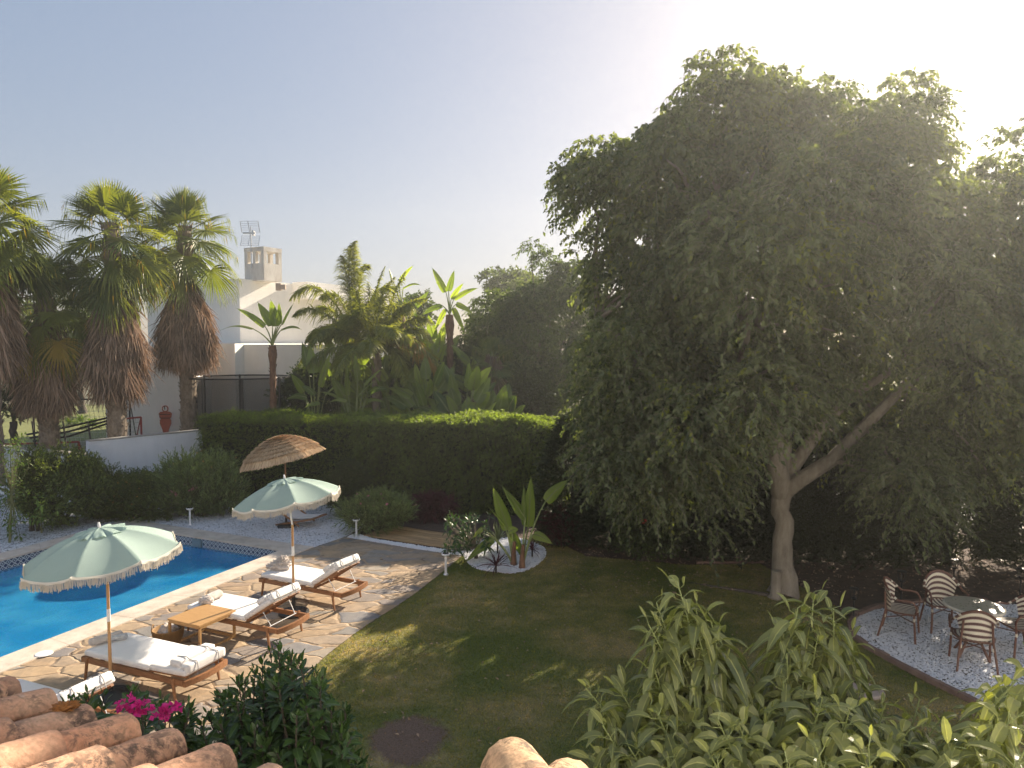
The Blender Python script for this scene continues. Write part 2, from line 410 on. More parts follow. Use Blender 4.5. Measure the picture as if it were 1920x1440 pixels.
def water_mat():
    m, t, b = nt('water')
    p = geopos(t)
    gl = N(t, 'ShaderNodeBsdfGlossy'); gl.inputs['Roughness'].default_value = .02
    tr = N(t, 'ShaderNodeBsdfTransparent'); tr.inputs[0].default_value = (.86, .97, 1, 1)
    fr = N(t, 'ShaderNodeFresnel'); fr.inputs[0].default_value = 1.33
    n = noise(t, p, 3.5, 3, .55, .6)
    bn = N(t, 'ShaderNodeBump'); bn.inputs['Strength'].default_value = .5; bn.inputs['Distance'].default_value = .04
    t.links.new(n.outputs[0], bn.inputs['Height']); t.links.new(bn.outputs[0], gl.inputs['Normal']); t.links.new(bn.outputs[0], fr.inputs['Normal'])
    df = N(t, 'ShaderNodeBsdfDiffuse'); cn = noise(t, p, 1.1, 3, .5); t.links.new(ramp(t, cn.outputs[0], [(.35, (.02, .37, .8)), (.65, (.08, .56, .95))]).outputs[0], df.inputs[0]); m2 = N(t, 'ShaderNodeMixShader'); m2.inputs[0].default_value = .42; t.links.new(tr.outputs[0], m2.inputs[1]); t.links.new(df.outputs[0], m2.inputs[2])
    ms = N(t, 'ShaderNodeMixShader'); t.links.new(fr.outputs[0], ms.inputs[0]); t.links.new(m2.outputs[0], ms.inputs[1]); t.links.new(gl.outputs[0], ms.inputs[2])
    t.links.new(ms.outputs[0], t.nodes['Material Output'].inputs[0]); t.nodes.remove(b); return m
M['water'] = water_mat()
def gravel_mat(name, dark=.25, scale=45, base=(.78, .79, .82)):
    m, t, b = nt(name)
    p = geopos(t)
    v = N(t, 'ShaderNodeTexVoronoi', feature='F1'); v.inputs['Scale'].default_value = scale; t.links.new(p, v.inputs[0])
    sep = N(t, 'ShaderNodeSeparateColor'); t.links.new(v.outputs['Color'], sep.inputs[0])
    big = noise(t, p, 2.2, 4)
    k = math_(t, 'ADD', sep.outputs[0], math_(t, 'MULTIPLY', math_(t, 'SUBTRACT', big.outputs[0], .5), .5))
    c = ramp(t, k, [(0, (.1, .09, .08)), (dark, (.16, .14, .12)), (dark+.03, [x*.75 for x in base]), (1, base)]).outputs[0]
    t.links.new(c, b.inputs['Base Color']); b.inputs['Roughness'].default_value = .9; b.inputs['Specular IOR Level'].default_value = .1
    inv = math_(t, 'SUBTRACT', 1.0, v.outputs['Distance'])
    bump(t, b, inv, .9, .015); return m
M['gravel'] = gravel_mat('white_gravel', .1); M['gravel2'] = gravel_mat('speckled_gravel', .2, 42)
M['pebble'] = simple('white_pebble', (.8, .8, .82), .6, (.65, .66, .68), 30, world=True)
def lawn_mat(name, blades=False):
    m, t, b = nt(name)
    p = geopos(t)
    n = noise(t, p, .55, 4, .6, .3); n2 = noise(t, p, 2.6, 5, .7); n3 = noise(t, p, 60, 4, .7)
    f = math_(t, 'ADD', math_(t, 'MULTIPLY', n.outputs[0], .7), math_(t, 'MULTIPLY', n2.outputs[0], .3))
    c = ramp(t, f, [(.40, (.13, .155, .045)), (.52, (.22, .205, .08)), (.60, (.34, .275, .14))]).outputs[0]
    k = ramp(t, n3.outputs[0], [(.3, (.6, .6, .6)), (.7, (1.3, 1.3, 1.3))]).outputs[0]
    c = mixc(t, 1.0, c, k, 'MULTIPLY')
    pc_ = G(765, 1388); vd = N(t, 'ShaderNodeVectorMath', operation='SUBTRACT'); t.links.new(p, vd.inputs[0]); vd.inputs[1].default_value = (pc_[0], pc_[1], 0)
    vs = N(t, 'ShaderNodeVectorMath', operation='MULTIPLY'); t.links.new(vd.outputs[0], vs.inputs[0]); vs.inputs[1].default_value = (2.0, 1.72, 0)
    vl = N(t, 'ShaderNodeVectorMath', operation='LENGTH'); t.links.new(vs.outputs[0], vl.inputs[0])
    pd_ = math_(t, 'ADD', vl.outputs['Value'], math_(t, 'MULTIPLY', math_(t, 'SUBTRACT', noise(t, p, 3.2, 6, .75).outputs[0], .5), 1.1))
    c = mixc(t, ramp(t, pd_, [(.72, 1.0), (.98, 0.0)]).outputs[0], c, ramp(t, n3.outputs[0], [(.3, (.11, .075, .055)), (.7, (.22, .155, .12))]).outputs[0])
    if blades:
        at = N(t, 'ShaderNodeAttribute', attribute_name='lf'); sep = N(t, 'ShaderNodeSeparateXYZ'); t.links.new(at.outputs['Vector'], sep.inputs[0])
        c = mixc(t, 1.0, c, ramp(t, sep.outputs[2], [(0, (.75, .85, .6)), (.8, (1.3, 1.3, 1.1)), (1, (2.2, 1.7, 1.1))]).outputs[0], 'MULTIPLY')
        T = N(t, 'ShaderNodeBsdfTranslucent'); t.links.new(mixc(t, 1.0, c, (1.4, 1.4, .6), 'MULTIPLY'), T.inputs[0])
        ms = N(t, 'ShaderNodeMixShader'); ms.inputs[0].default_value = .4
        t.links.new(b.outputs[0], ms.inputs[1]); t.links.new(T.outputs[0], ms.inputs[2]); t.links.new(ms.outputs[0], t.nodes['Material Output'].inputs[0])
    t.links.new(c, b.inputs['Base Color']); b.inputs['Roughness'].default_value = .8; b.inputs['Specular IOR Level'].default_value = .2
    if not blades: bump(t, b, n3.outputs[0], .8, .02)
    return m
M['lawn'] = lawn_mat('lawn'); M['grass'] = lawn_mat('grass_blades', True)
M['soil'] = simple('soil', (.12, .075, .05), .95, (.055, .035, .025), 6, .9, .03, world=True)
M['litter'] = simple('dry_earth', (.17, .11, .08), .95, (.08, .05, .04), 14, .9, .03, world=True)
M['farground'] = simple('far_ground', (.16, .15, .09), .95, (.1, .1, .05), .4, world=True)
M['paleground'] = simple('pale_paving', (.55, .52, .48), .9, (.45, .42, .38), 2, world=True)
def plaster(name, c, c2, bs=.25):
    m, t, b = nt(name)
    p = geopos(t)
    mp = N(t, 'ShaderNodeMapping'); mp.inputs['Scale'].default_value = (1, 1, .35); t.links.new(p, mp.inputs[0])
    n = noise(t, mp.outputs[0], 1.3, 8, .7)
    t.links.new(ramp(t, n.outputs[0], [(.25, c2), (.55, c)]).outputs[0], b.inputs['Base Color']); b.inputs['Roughness'].default_value = .9
    bump(t, b, noise(t, p, 9, 5).outputs[0], bs, .02); return m
M['plaster'] = plaster('white_plaster', (.74, .75, .77), (.62, .63, .65))
M['house'] = plaster('house_plaster', (.9, .87, .81), (.8, .77, .72), .1)
M['chimney'] = plaster('stained_plaster', (.72, .68, .61), (.42, .36, .3), .2)
M['dirtycap'] = plaster('weathered_cap', (.4, .37, .33), (.18, .15, .12), .4)
def tile_mat(name, c1, c2):
    m, t, b = nt(name)
    p = geopos(t)
    n = noise(t, p, 4, 6, .7); n2 = noise(t, p, 16, 9, .75, .4); n3 = noise(t, p, 3.3, 5, .6); n4 = noise(t, p, 60, 4)
    c = ramp(t, n.outputs[0], [(.3, c1), (.7, c2)]).outputs[0]
    c = mixc(t, 1.0, c, ramp(t, n4.outputs[0], [(.3, (.8, .78, .75)), (.7, (1.15, 1.15, 1.15))]).outputs[0], 'MULTIPLY')
    k = math_(t, 'MULTIPLY', ramp(t, n2.outputs[0], [(.47, 0.0), (.56, 1.0)]).outputs[0], ramp(t, n3.outputs[0], [(.42, .1), (.6, 1.0)]).outputs[0])
    c = mixc(t, math_(t, 'MULTIPLY', k, .85), c, (.06, .045, .035))
    ri = N(t, 'ShaderNodeNewGeometry').outputs['Random Per Island']
    c = mixc(t, 1.0, c, ramp(t, ri, [(0, (.8, .74, .7)), (.5, (1.0, 1.0, 1.0)), (1, (1.12, .98, .88))]).outputs[0], 'MULTIPLY')
    wf = ramp(t, noise(t, p, 7, 5, .6, 1).outputs[0], [(.68, 0.0), (.72, .45)]).outputs[0]
    c = mixc(t, wf, c, (.6, .52, .42))
    t.links.new(c, b.inputs['Base Color']); b.inputs['Roughness'].default_value = .85
    bump(t, b, math_(t, 'ADD', n2.outputs[0], math_(t, 'MULTIPLY', n4.outputs[0], .6)), .9, .009); return m
M['tile'] = tile_mat('terracotta', (.54, .27, .16), (.72, .47, .31)); M['tile2'] = tile_mat('pale_terracotta', (.55, .34, .2), (.68, .48, .28))
M['lichen'] = simple('orange_lichen', (.42, .18, .05), 1, (.25, .1, .03), 30, 1, .01)
M['tiledark'] = simple('roof_mortar', (.09, .06, .05), .95, (.04, .03, .025), 20, .5, .01)
def bamboo():
    m, t, b = nt('reed')
    at = N(t, 'ShaderNodeAttribute', attribute_name='lf'); sep = N(t, 'ShaderNodeSeparateXYZ'); t.links.new(at.outputs['Vector'], sep.inputs[0])
    n = noise(t, geopos(t), 6, 4)
    c = ramp(t, math_(t, 'ADD', math_(t, 'MULTIPLY', sep.outputs[2], .6), math_(t, 'MULTIPLY', n.outputs[0], .4)), [(.2, (.26, .15, .07)), (.8, (.52, .35, .17))]).outputs[0]
    t.links.new(c, b.inputs['Base Color']); b.inputs['Roughness'].default_value = .5; return m
M['reed'] = bamboo()
M['brick'] = simple('edging_brick', (.26, .17, .13), .9, (.16, .1, .08), 5, .5, .01, world=True)
M['stone'] = simple('pale_stone', (.46, .37, .3), .9, (.32, .25, .2), 5, .4, .01, world=True)
M['glasstable'] = simple('glass_top', (.42, .38, .28), .28, (.36, .32, .24), 4, spec=.4)
def net_mat():
    m, t, b = nt('net'); b.inputs['Base Color'].default_value = (.03, .03, .03, 1); b.inputs['Roughness'].default_value = .8
    T = N(t, 'ShaderNodeBsdfTransparent'); ms = N(t, 'ShaderNodeMixShader'); ms.inputs[0].default_value = .42
    t.links.new(T.outputs[0], ms.inputs[1]); t.links.new(b.outputs[0], ms.inputs[2]); t.links.new(ms.outputs[0], t.nodes['Material Output'].inputs[0]); return m
M['net'] = net_mat(); M['netcord'] = simple('net_cord', (.5, .5, .42), .8)
M['glass'] = simple('window_glass', (.05, .06, .07), .1)


# ------------------------------------------------------------------ world and light
SAZ, SEL = R(35.5), R(25)
w = bpy.data.worlds.new("World"); scene.world = w; w.use_nodes = True
wt = w.node_tree; bg = wt.nodes['Background']
sky = wt.nodes.new('ShaderNodeTexSky'); sky.sky_type = 'NISHITA'; sky.sun_disc = False
sky.sun_elevation = SEL; sky.sun_rotation = SAZ; sky.altitude = 50; sky.air_density = 1.0; sky.dust_density = 0.8; sky.ozone_density = 1.2
gm = wt.nodes.new('ShaderNodeGamma'); gm.inputs[1].default_value = .31; wt.links.new(sky.outputs[0], gm.inputs[0]); hs = wt.nodes.new('ShaderNodeHueSaturation'); hs.inputs['Saturation'].default_value = 1.95; wt.links.new(gm.outputs[0], hs.inputs['Color']); mx = wt.nodes.new('ShaderNodeMix'); mx.data_type = 'RGBA'; mx.blend_type = 'MULTIPLY'; mx.inputs[0].default_value = 1; wt.links.new(hs.outputs[0], mx.inputs[6]); mx.inputs[7].default_value = (1.06, .985, 1.03, 1); wt.links.new(mx.outputs[2], bg.inputs[0]); bg.inputs[1].default_value = 0.098
sl = bpy.data.lights.new('sun', 'SUN'); sl.energy = 3.5; sl.angle = R(.6); sl.color = (1.0, .86, .68)
so = bpy.data.objects.new('sun', sl); col.objects.link(so)
sd = Vector((math.sin(SAZ)*math.cos(SEL), math.cos(SAZ)*math.cos(SEL), math.sin(SEL)))
so.rotation_euler = sd.to_track_quat('Z', 'Y').to_euler(); so.location = (8, 12, 20)
cd = bpy.data.cameras.new('camera'); cam = bpy.data.objects.new('camera', cd); col.objects.link(cam)
cd.sensor_width = 36; cd.lens = 36*F/1920; cam.location = (0, 0, HC); cam.rotation_euler = (math.pi/2-PIT, 0, 0)
cd.clip_start = .05; cd.clip_end = 3000; scene.camera = cam
scene.cycles.denoising_prefilter = 'FAST'; scene.cycles.volume_bounces = 0; scene.cycles.transparent_max_bounces = 12
scene.view_settings.view_transform = 'Standard'; scene.view_settings.look = 'None'; scene.view_settings.exposure = 1.9
# ------------------------------------------------------------------ ground plan
def isect(p, d, q, e):
    A = np.array([[d[0], -e[0]], [d[1], -e[1]]]); s = np.linalg.solve(A, np.array(q)-np.array(p)); return np.array(p)+np.array(d)*s[0]
zc = .03
pa, pb = G(526, 1031, zc)[:2], G(235, 986, zc)[:2]
pd_ = pa+(G(0, 1232.5, zc)[:2]-pa)*1.75; pc_ = pb+(G(0, 1050, zc)[:2]-pb)*3.2
pool = np.array([pa, pb, pc_, pd_])
def offset(poly, dist):
    n = len(poly); c = poly.mean(0); out = []
    L = []
    for i in range(n):
        a, b = poly[i], poly[(i+1) % n]; d = (b-a)/np.linalg.norm(b-a); nn = np.array([d[1], -d[0]])
        if np.dot(nn, (a+b)/2-c) < 0: nn = -nn
        L.append((a+nn*dist, d))
    for i in range(n):
        out.append(isect(L[i-1][0], L[i-1][1], L[i][0], L[i][1]))
    return np.array(out)
cope = offset(pool, .5)
def inpoly(P, poly):
    x, y = P[:, 0], P[:, 1]; ins = np.zeros(len(P), bool); n = len(poly); j = n-1
    for i in range(n):
        xi, yi = poly[i][:2]; xj, yj = poly[j][:2]
        c = ((yi > y) != (yj > y)) & (x < (xj-xi)*(y-yi)/(yj-yi+1e-12)+xi); ins ^= c; j = i
    return ins
# base ground with a hole where the pool is
g = Geo(); BIG = 1500
outer = np.array([[BIG, BIG], [-BIG, BIG], [-BIG, -BIG], [BIG, -BIG]])
hole = offset(pool, .02)
for i in range(4):
    a, b = outer[i], outer[(i+1) % 4]; c, d = hole[(i+1) % 4], hole[i]
    g.poly([a, b, c, d], 0.0)
tag(g.build('ground', M['soil']), 'brown earth under the garden', kind='structure')
def sheet(name, pts, z, mat, label, kind='structure'):
    g = Geo(); g.poly(pts, z); return tag(g.build(name, mat), label, kind=kind)
P2 = lambda *a: [G(x, y)[:2] for x, y in a]
border = [(868, 1042), (822, 1080), (780, 1113), (745, 1137), (690, 1172), (655, 1197), (610, 1232), (560, 1280), (500, 1345), (440, 1440)]
patio = [cope[0], G(648, 1007)[:2]] + P2(*border) + [np.array([-3.3, 5.0]), np.array([-12.5, 5.0]), cope[3]+np.array([0, -1.0]), cope[3]]
sheet('patio', patio, .014, M['flag'], 'irregular flagstone paving beside the pool')
lawnp = P2(*border[::-1]) + P2((905, 1022), (950, 1010), (1040, 1014), (1100, 1044), (1290, 1060), (1425, 1058), (1500, 1100), (1570, 1140), (1600, 1165), (1598, 1192), (1631, 1217), (1678, 1243), (1739, 1276), (1843, 1325), (1920, 1362)) + [np.array([7.5, 6.0]), np.array([9, 2.5]), np.array([-3.3, 2.5])]
sheet('lawn', lawnp, .006, M['lawn'], 'mown lawn with dry patches')
gravp = [cope[0]+np.array([.02, .02]), G(648, 1007)[:2], G(655, 1003)[:2], G(690, 985)[:2], G(780, 962)[:2], np.array([-2.2, 21.5]), np.array([-9.8, 22.5]), cope[1]]
sheet('gravel_bed', gravp, .010, M['gravel'], 'white gravel beside the pool')
gl2 = [cope[1], np.array([-9.8, 22.5]), np.array([-11.6, 19.6]), np.array([-15.4, 21.4]), np.array([-17, 12]), cope[2]]
sheet('gravel_strip', gl2, .008, M['gravel2'], 'white gravel along the garden wall')
strip = P2((650, 1009), (668, 1001), (700, 1012), (780, 1024), (850, 1034), (878, 1037), (880, 1043), (862, 1043), (780, 1031))
sheet('pebble_edge', strip, .018, M['gravel'], 'line of white pebbles between paving and reed mat')
bed = [np.array([-.16+.84*math.cos(a)*(1+.05*math.sin(3*a)), 15.05+1.25*math.sin(a)*(1+.04*math.cos(5*a))]) for a in np.linspace(0, 2*math.pi, 40)[:-1]]
sheet('round_bed', bed, .020, M['gravel'], 'round bed of white pebbles in the lawn')
dinp = P2((1598, 1178), (1605, 1160), (1640, 1146), (1687, 1137), (1760, 1132), (1850, 1133), (1990, 1140), (2150, 1160), (2200, 1420), (1930, 1372), (1843, 1325), (1739, 1276), (1678, 1243), (1631, 1217), (1600, 1193))
sheet('dining_gravel', dinp, .022, M['gravel2'], 'speckled white gravel under the dining set')
th = np.linspace(0, 2*math.pi, 30)[:-1]
dirt = [np.array([G(765, 1388)[0]+.43*math.cos(a)*(1+.13*math.sin(2*a+1)+.1*math.sin(5*a)), G(765, 1388)[1]+.5*math.sin(a)*(1+.1*math.cos(3*a))]) for a in th]
# raised neighbour ground and garden far away
wl0, wl1, wl2 = W(-60, 828, 22.0), W(171, 852, 19.6), W(375, 803, 21.9)
nb = [np.array([-60, 27]), wl0[:2]+np.array([0, .3]), wl1[:2]+np.array([-.1, .3]), wl2[:2]+np.array([0, .3]), np.array([-9.2, 23.4]), np.array([4, 20.6]), np.array([4, 60]), np.array([-60, 80])]
sheet('neighbour_ground', nb, .6, M['farground'], 'ground of the neighbouring garden')
sheet('neighbour_lawn', [np.array([-22, 27]), np.array([-13.5, 30]), np.array([-14, 46]), np.array([-34, 46])], .606, simple('far_lawn', (.19, .2, .06), .9, (.13, .15, .04), 1, world=True), 'sunlit neighbouring lawn')
sheet('street', [np.array([8, 17.5]), np.array([30, 15]), np.array([60, 60]), np.array([10, 60])], .012, M['paleground'], 'pale paving beyond the boundary trees')
# coping slabs
g = Geo()
for i in range(4):
    a, b = pool[i], pool[(i+1) % 4]; A_, B_ = cope[i], cope[(i+1) % 4]
    n = max(2, int(np.linalg.norm(b-a)/1.0))
    for k in range(n):
        e = .004
        t0, t1 = k/n+(e/np.linalg.norm(b-a) if k else 0), (k+1)/n-(e/np.linalg.norm(b-a) if k < n-1 else 0)
        q = [a+(b-a)*t0, a+(b-a)*t1, A_+(B_-A_)*t1, A_+(B_-A_)*t0]
        zt = zc+rs.uniform(-.001, .001)
        V = np.array([[*p, zt] for p in q]+[[*p, -.02] for p in q])
        g.add(V, np.array([[0, 1, 2, 3], [1, 0, 4, 5], [3, 2, 6, 7], [0, 3, 7, 4], [2, 1, 5, 6]]))
tag(g.build('pool_coping', M['coping']), 'pale stone coping round the pool', kind='structure')
g = Geo(); gb = Geo(); pin = offset(pool, -.02)
for i in range(4):
    a, b = pin[i], pin[(i+1) % 4]; Ln = np.linalg.norm(b-a)
    gb.add([[*a, .0], [*b, .0], [*b, -.24], [*a, -.24]], np.array([[0, 1, 2, 3]]), [[0, 0, 0], [Ln, 0, 0], [Ln, -.24, 0], [0, -.24, 0]])
    g.add([[*a, -.24], [*b, -.24], [*b, -1.5], [*a, -1.5]], np.array([[0, 1, 2, 3]]))
g.poly([[*p, -1.5] for p in pin])
tag(g.build('pool_basin', M['basin']), 'blue mosaic pool basin', kind='structure')
tag(gb.build('pool_tile_band', M['band'], attr=True), 'navy and white patterned tile band above the water', kind='structure')
g = Geo(); g.poly([[*p, -.19] for p in offset(pool, -.022)]); tag(g.build('water', M['water']), 'clear blue pool water', kind='structure')
# grass blades, pebbles
lp = np.array([p[:2] for p in lawnp])
def scatter(poly, n, excl=()):
    poly = np.array([q[:2] for q in poly]); lo, hi = poly.min(0), poly.max(0); out = np.zeros((0, 2))
    while len(out) < n:
        P = lo+(hi-lo)*rs.rand(n, 2); k = inpoly(P, poly)
        for e in excl: k &= ~inpoly(P, e)
        out = np.vstack([out, P[k]])
    return out[:n]
vis = [np.array([p[:2] for p in lawnp])]
NB = 330000
P = scatter(lawnp, NB, [np.array(bed)])
keep = (np.abs(P[:, 0])/np.maximum(P[:, 1], .1) < .75) & (P[:, 1] > 6.0)
dq = np.linalg.norm((P-G(765, 1388)[:2])/np.array([.5, .58]), axis=1); keep &= ~(rs.rand(len(P)) < np.clip(2.2-dq*1.9, 0, .93))
P = P[keep]; n = len(P)
D = rs.normal(0, .35, (n, 3)); D[:, 2] = 1
g = Geo(); g.leaves(np.c_[P, np.full(n, .004)], D, rs.normal(0, 1, (n, 3)), rs.uniform(.02, .05, n), rs.uniform(.005, .011, n), fold=.1, droop=.3)
tag(g.build('lawn_grass', M['grass'], attr=True), 'short green and straw coloured grass of the lawn', kind='stuff')
g = Geo()
def pebbles(poly, n, z, s0, s1):
    P = scatter(poly, n)
    s = rs.uniform(s0, s1, n)
    o = np.array([[1, 0, 0], [-1, 0, 0], [0, 1, 0], [0, -1, 0], [0, 0, 1], [0, 0, -1.0]])
    a = rs.rand(n)*6.28; ca, sa = np.cos(a), np.sin(a)
    sx = s[:, None]*rs.uniform(.7, 1.3, (n, 1)); sy = s[:, None]*rs.uniform(.6, 1, (n, 1)); sz = s[:, None]*rs.uniform(.5, .8, (n, 1))
    ox, oy, oz = o[None, :, 0]*sx, o[None, :, 1]*sy, o[None, :, 2]*sz
    V = np.stack([ox*ca[:, None]-oy*sa[:, None]+P[:, :1], ox*sa[:, None]+oy*ca[:, None]+P[:, 1:2], oz+z], -1)
    f = np.array([[0, 2, 4], [2, 1, 4], [1, 3, 4], [3, 0, 4], [2, 0, 5], [1, 2, 5], [3, 1, 5], [0, 3, 5]])
    g.add(V, (f[None]+(np.arange(n)*6)[:, None, None]).reshape(-1, 3))
pebbles(offset(np.array(bed), .05), 6500, .026, .012, .022)
pebbles(strip, 1600, .026, .014, .026)
pebbles(dinp, 16000, .026, .009, .017)
pebbles(gravp, 15000, .014, .010, .017)
tag(g.build('white_pebbles', M['pebble']), 'loose white pebbles on the gravel beds', kind='stuff')
P = np.vstack([scatter(lawnp, 700, [np.array(bed)]), np.c_[rs.uniform(1, 10, 2600), rs.uniform(12.5, 18, 2600)]]); n = len(P)
g = Geo(); g.leaves(np.c_[P, np.full(n, .035)-.022*(np.arange(n) >= 700)], rs.normal(0, 1, (n, 3))*np.array([1, 1, .25]), np.tile([0, 0, 1.0], (n, 1))+rs.normal(0, .3, (n, 3)), rs.uniform(.03, .075, n), .03, fold=.3)
tag(g.build('fallen_leaves', M['drypalm'], attr=True), 'dry fallen leaves scattered over lawn and earth', kind='stuff')
# brick edging round the dining gravel
g = Geo(); E = [G(x, y)[:2] for x, y in ((1850, 1131), (1760, 1130), (1687, 1134), (1640, 1143), (1603, 1158), (1594, 1176), (1598, 1195), (1631, 1220), (1678, 1246), (1739, 1279), (1843, 1329), (1935, 1377))]
E = np.array(E); seg = np.linalg.norm(np.diff(E, axis=0), axis=1); cum = np.r_[0, np.cumsum(seg)]
for s_ in np.arange(0, cum[-1]-.1, .225):
    m_ = s_+.11; x = np.interp(m_, cum, E[:, 0]); y = np.interp(m_, cum, E[:, 1]); x2 = np.interp(m_+.05, cum, E[:, 0]); y2 = np.interp(m_+.05, cum, E[:, 1])
    g.box((x, y, .035+rs.uniform(-.008, .008)), (.215, .075, .09), rz=math.atan2(y2-y, x2-x)+rs.uniform(-.05, .05))
build_tag(g, 'brick_edging', M['brick'], 'low row of red bricks edging the dining gravel', 'edging')
g = Geo(); c = G(1622, 1297); g.lathe([(0, .035), (.2, .035), (.235, .02), (.24, 0)], (c[0], c[1], .0), 20)
build_tag(g, 'stepping_stone', M['stone'], 'round pale stepping stone in the grass in front of the dining gravel', 'paving stone', smooth=False)
# reed mat
g = Geo(); q = [G(682, 1007), G(733, 988), G(853, 1006), G(846, 1032)]
for k in range(46):
    t = (k+.5)/46
    a = q[0]+(q[1]-q[0])*t; b = q[3]+(q[2]-q[3])*t
    n_ = 9; pts = [a+(b-a)*s+np.array([0, rs.normal(0, .006), .036+rs.normal(0, .003)]) for s in np.linspace(0, 1, n_)]
    n0 = g.n; g.tube(pts, .0125, 6); g.A[-3][:] = g.A[-2][:] = g.A[-1][:] = [0, 0, rs.rand()]
    g.A[-3][:, 2] = rs.rand()
build_tag(g, 'reed_mat', M['reed'], 'tan bamboo reed mat laid on the gravel behind the paving', 'mat', attr=True)
# ------------------------------------------------------------------ garden wall
g = Geo()
def wallseg(a, b, zt, th=.22, zb=0.0):
    a = np.array(a[:2]); b = np.array(b[:2]); d = (b-a)/np.linalg.norm(b-a)
    g.box(((a[0]+b[0])/2, (a[1]+b[1])/2, (zt+zb)/2), (np.linalg.norm(b-a), th, zt-zb), rz=math.atan2(d[1], d[0]))
zt1, zt2 = wl1[2]+.38, wl1[2]
hi0 = W(164, 826, 19.45)
wr = empty('garden_wall', (wl1[0], wl1[1], 0), 0, 'white rendered garden wall stepping up behind the pool shrubs', 'wall')
o = wr.location
wallseg(hi0, wl2, hi0[2]-.02)
a_ = g.build('wall_panel', M['plaster'], parent=wr); a_.location = -o; tag(a_, 'higher wall panel running towards the hedge')
g = Geo(); wallseg(wl0, wl1, wl1[2]-.02); b_ = g.build('wall_panel', M['plaster'], parent=wr); b_.location = -o; tag(b_, 'lower wall panel at the left')
g = Geo(); wallseg(hi0, wl2, hi0[2]+.008, .25, hi0[2]-.02); wallseg(wl0, wl1, wl1[2]+.008, .25, wl1[2]-.02)
c_ = g.build('coping', M['dirtycap'], parent=wr); c_.location = -o
# ------------------------------------------------------------------ loungers
def rotY(a): return np.array([[math.cos(a), 0, math.sin(a)], [0, 1, 0], [-math.sin(a), 0, math.cos(a)]])
def lounger(origin, ang, tilt, label, group, name='sun_lounger'):
    root = empty(name, (origin[0], origin[1], .014), ang, label, 'sun lounger', group)
    L, Wd, zr, hg = 1.86, .70, .27, 1.22
    g = Geo()
    for y in (.02, Wd-.02): g.box((L/2-.02, y, zr), (L-.04, .035, .07))
    g.box((.015, Wd/2, zr), (.03, Wd, .07))
    # bowed head rail
    ys = np.linspace(0, Wd, 9); bow = .05*(1-((ys-Wd/2)/(Wd/2))**2)
    Pq = np.array([[[L-.03+b, y, zr-.035], [L+.01+b, y, zr-.035], [L+.01+b, y, zr+.04], [L-.03+b, y, zr+.04]] for y, b in zip(ys, bow)])
    g.grid(Pq, cv=True); g.add(np.vstack([Pq[0], Pq[-1]]), np.array([[0, 1, 2, 3], [7, 6, 5, 4]]))
    for x in (.3, .62, .94, 1.19): g.box((x, Wd/2, zr+.005), (.05, Wd-.075, .02))
    fr = g.build('frame', M['teak'], root)
    for x in (.12, 1.66):
        for y in (.012, Wd-.012):
            g = Geo(); sx = -.05 if x < 1 else .05
            g.tube([(x, y+(-.012 if y < .3 else .012), zr+.045), (x+sx*.5, y+(-.014 if y < .3 else .014), .14), (x+sx, y+(-.016 if y < .3 else .016), 0)], [.024, .021, .016], 6)
            g.build('leg', M['teak'], root)
    g = Geo(); g.rbox((hg/2+.02, Wd/2, zr+.085), (hg-.02, Wd-.03, .085), r=.03, puff=.06)
    g.build('mattress', M['whitecloth'], root, smooth=True)
    Mx = rotY(-tilt); h = np.array([hg, Wd/2, zr+.04]); BL = .62
    def loc(x, y, z): return h+np.array([x, y, z]) @ Mx.T
    g = Geo()
    for y in (-Wd/2+.07, Wd/2-.07): g.box(loc(BL/2, y, .005), (BL, .035, .03), M=Mx)
    for x in np.linspace(.04, BL-.02, 9): g.box(loc(x, 0, .012), (.045, Wd-.17, .012), M=Mx)
    bk = g.build('backrest', M['teak'], root)
    g = Geo(); g.rbox(loc(BL/2+.02, 0, .062), (BL+.01, Wd-.03, .085), r=.03, M=Mx, puff=.06)
    g.build('back_cushion', M['whitecloth'], root, smooth=True)
    g = Geo(); Rz = np.array([[0, -1, 0], [1, 0, 0], [0, 0, 1.0]])
    g.rbox(loc(BL-.2, 0, .145), (Wd-.1, .17, .085), r=.03, M=Mx @ Rz, puff=.1)
    pl = g.build('pillow', M['whitecloth'], root, smooth=True)
    g = Geo(); g.rbox(loc(BL-.02, 0, .105), (Wd-.06, .14, .11), r=.04, M=Mx @ Rz, puff=.08)
    g.build('pillow', M['whitecloth'], root, smooth=True)
    g = Geo()
    for y in (-.17, .17):
        pts = [loc(x, y, z) for x, z in ((BL-.3, .1), (BL-.28, .19), (BL-.12, .2), (BL-.07, .17), (BL+.05, .17), (BL+.065, .1), (BL+.05, .0))]
        g.tube(pts, .006, 5)
    g.build('strap', M['strap'], root)
    if tilt > .1:
        g = Geo()
        for y in (-Wd/2+.07, Wd/2-.07):
            g.tube([loc(BL*.58, y, 0), (1.66, Wd/2+y*.94, zr+.03)], .007, 6)
        g.tube([(1.66, .06, zr+.03), (1.66, Wd-.06, zr+.03)], .007, 6)
        g.build('support_bar', M['whitemetal'], root)
    return root
grp = 'teak sun loungers on the flagstones'
L1 = lounger(G(152, 1234, .3), R(-22.8), R(2), 'teak lounger lying flat, its head end towards the orange tree, beside the nearest green parasol', grp)
L2 = lounger(G(346, 1147.5, .3), R(-23.7), R(33), 'teak lounger with raised back directly behind the low wooden table', grp)
L3 = lounger(G(485, 1086, .3), R(-25.8), R(33), 'teak lounger with raised back farthest from the roof, with a crumpled towel on its foot', grp)
L0 = lounger((-6.35, 7.95), R(-23), R(33), 'teak lounger almost hidden behind the roof tiles, only its white headrest showing', grp)
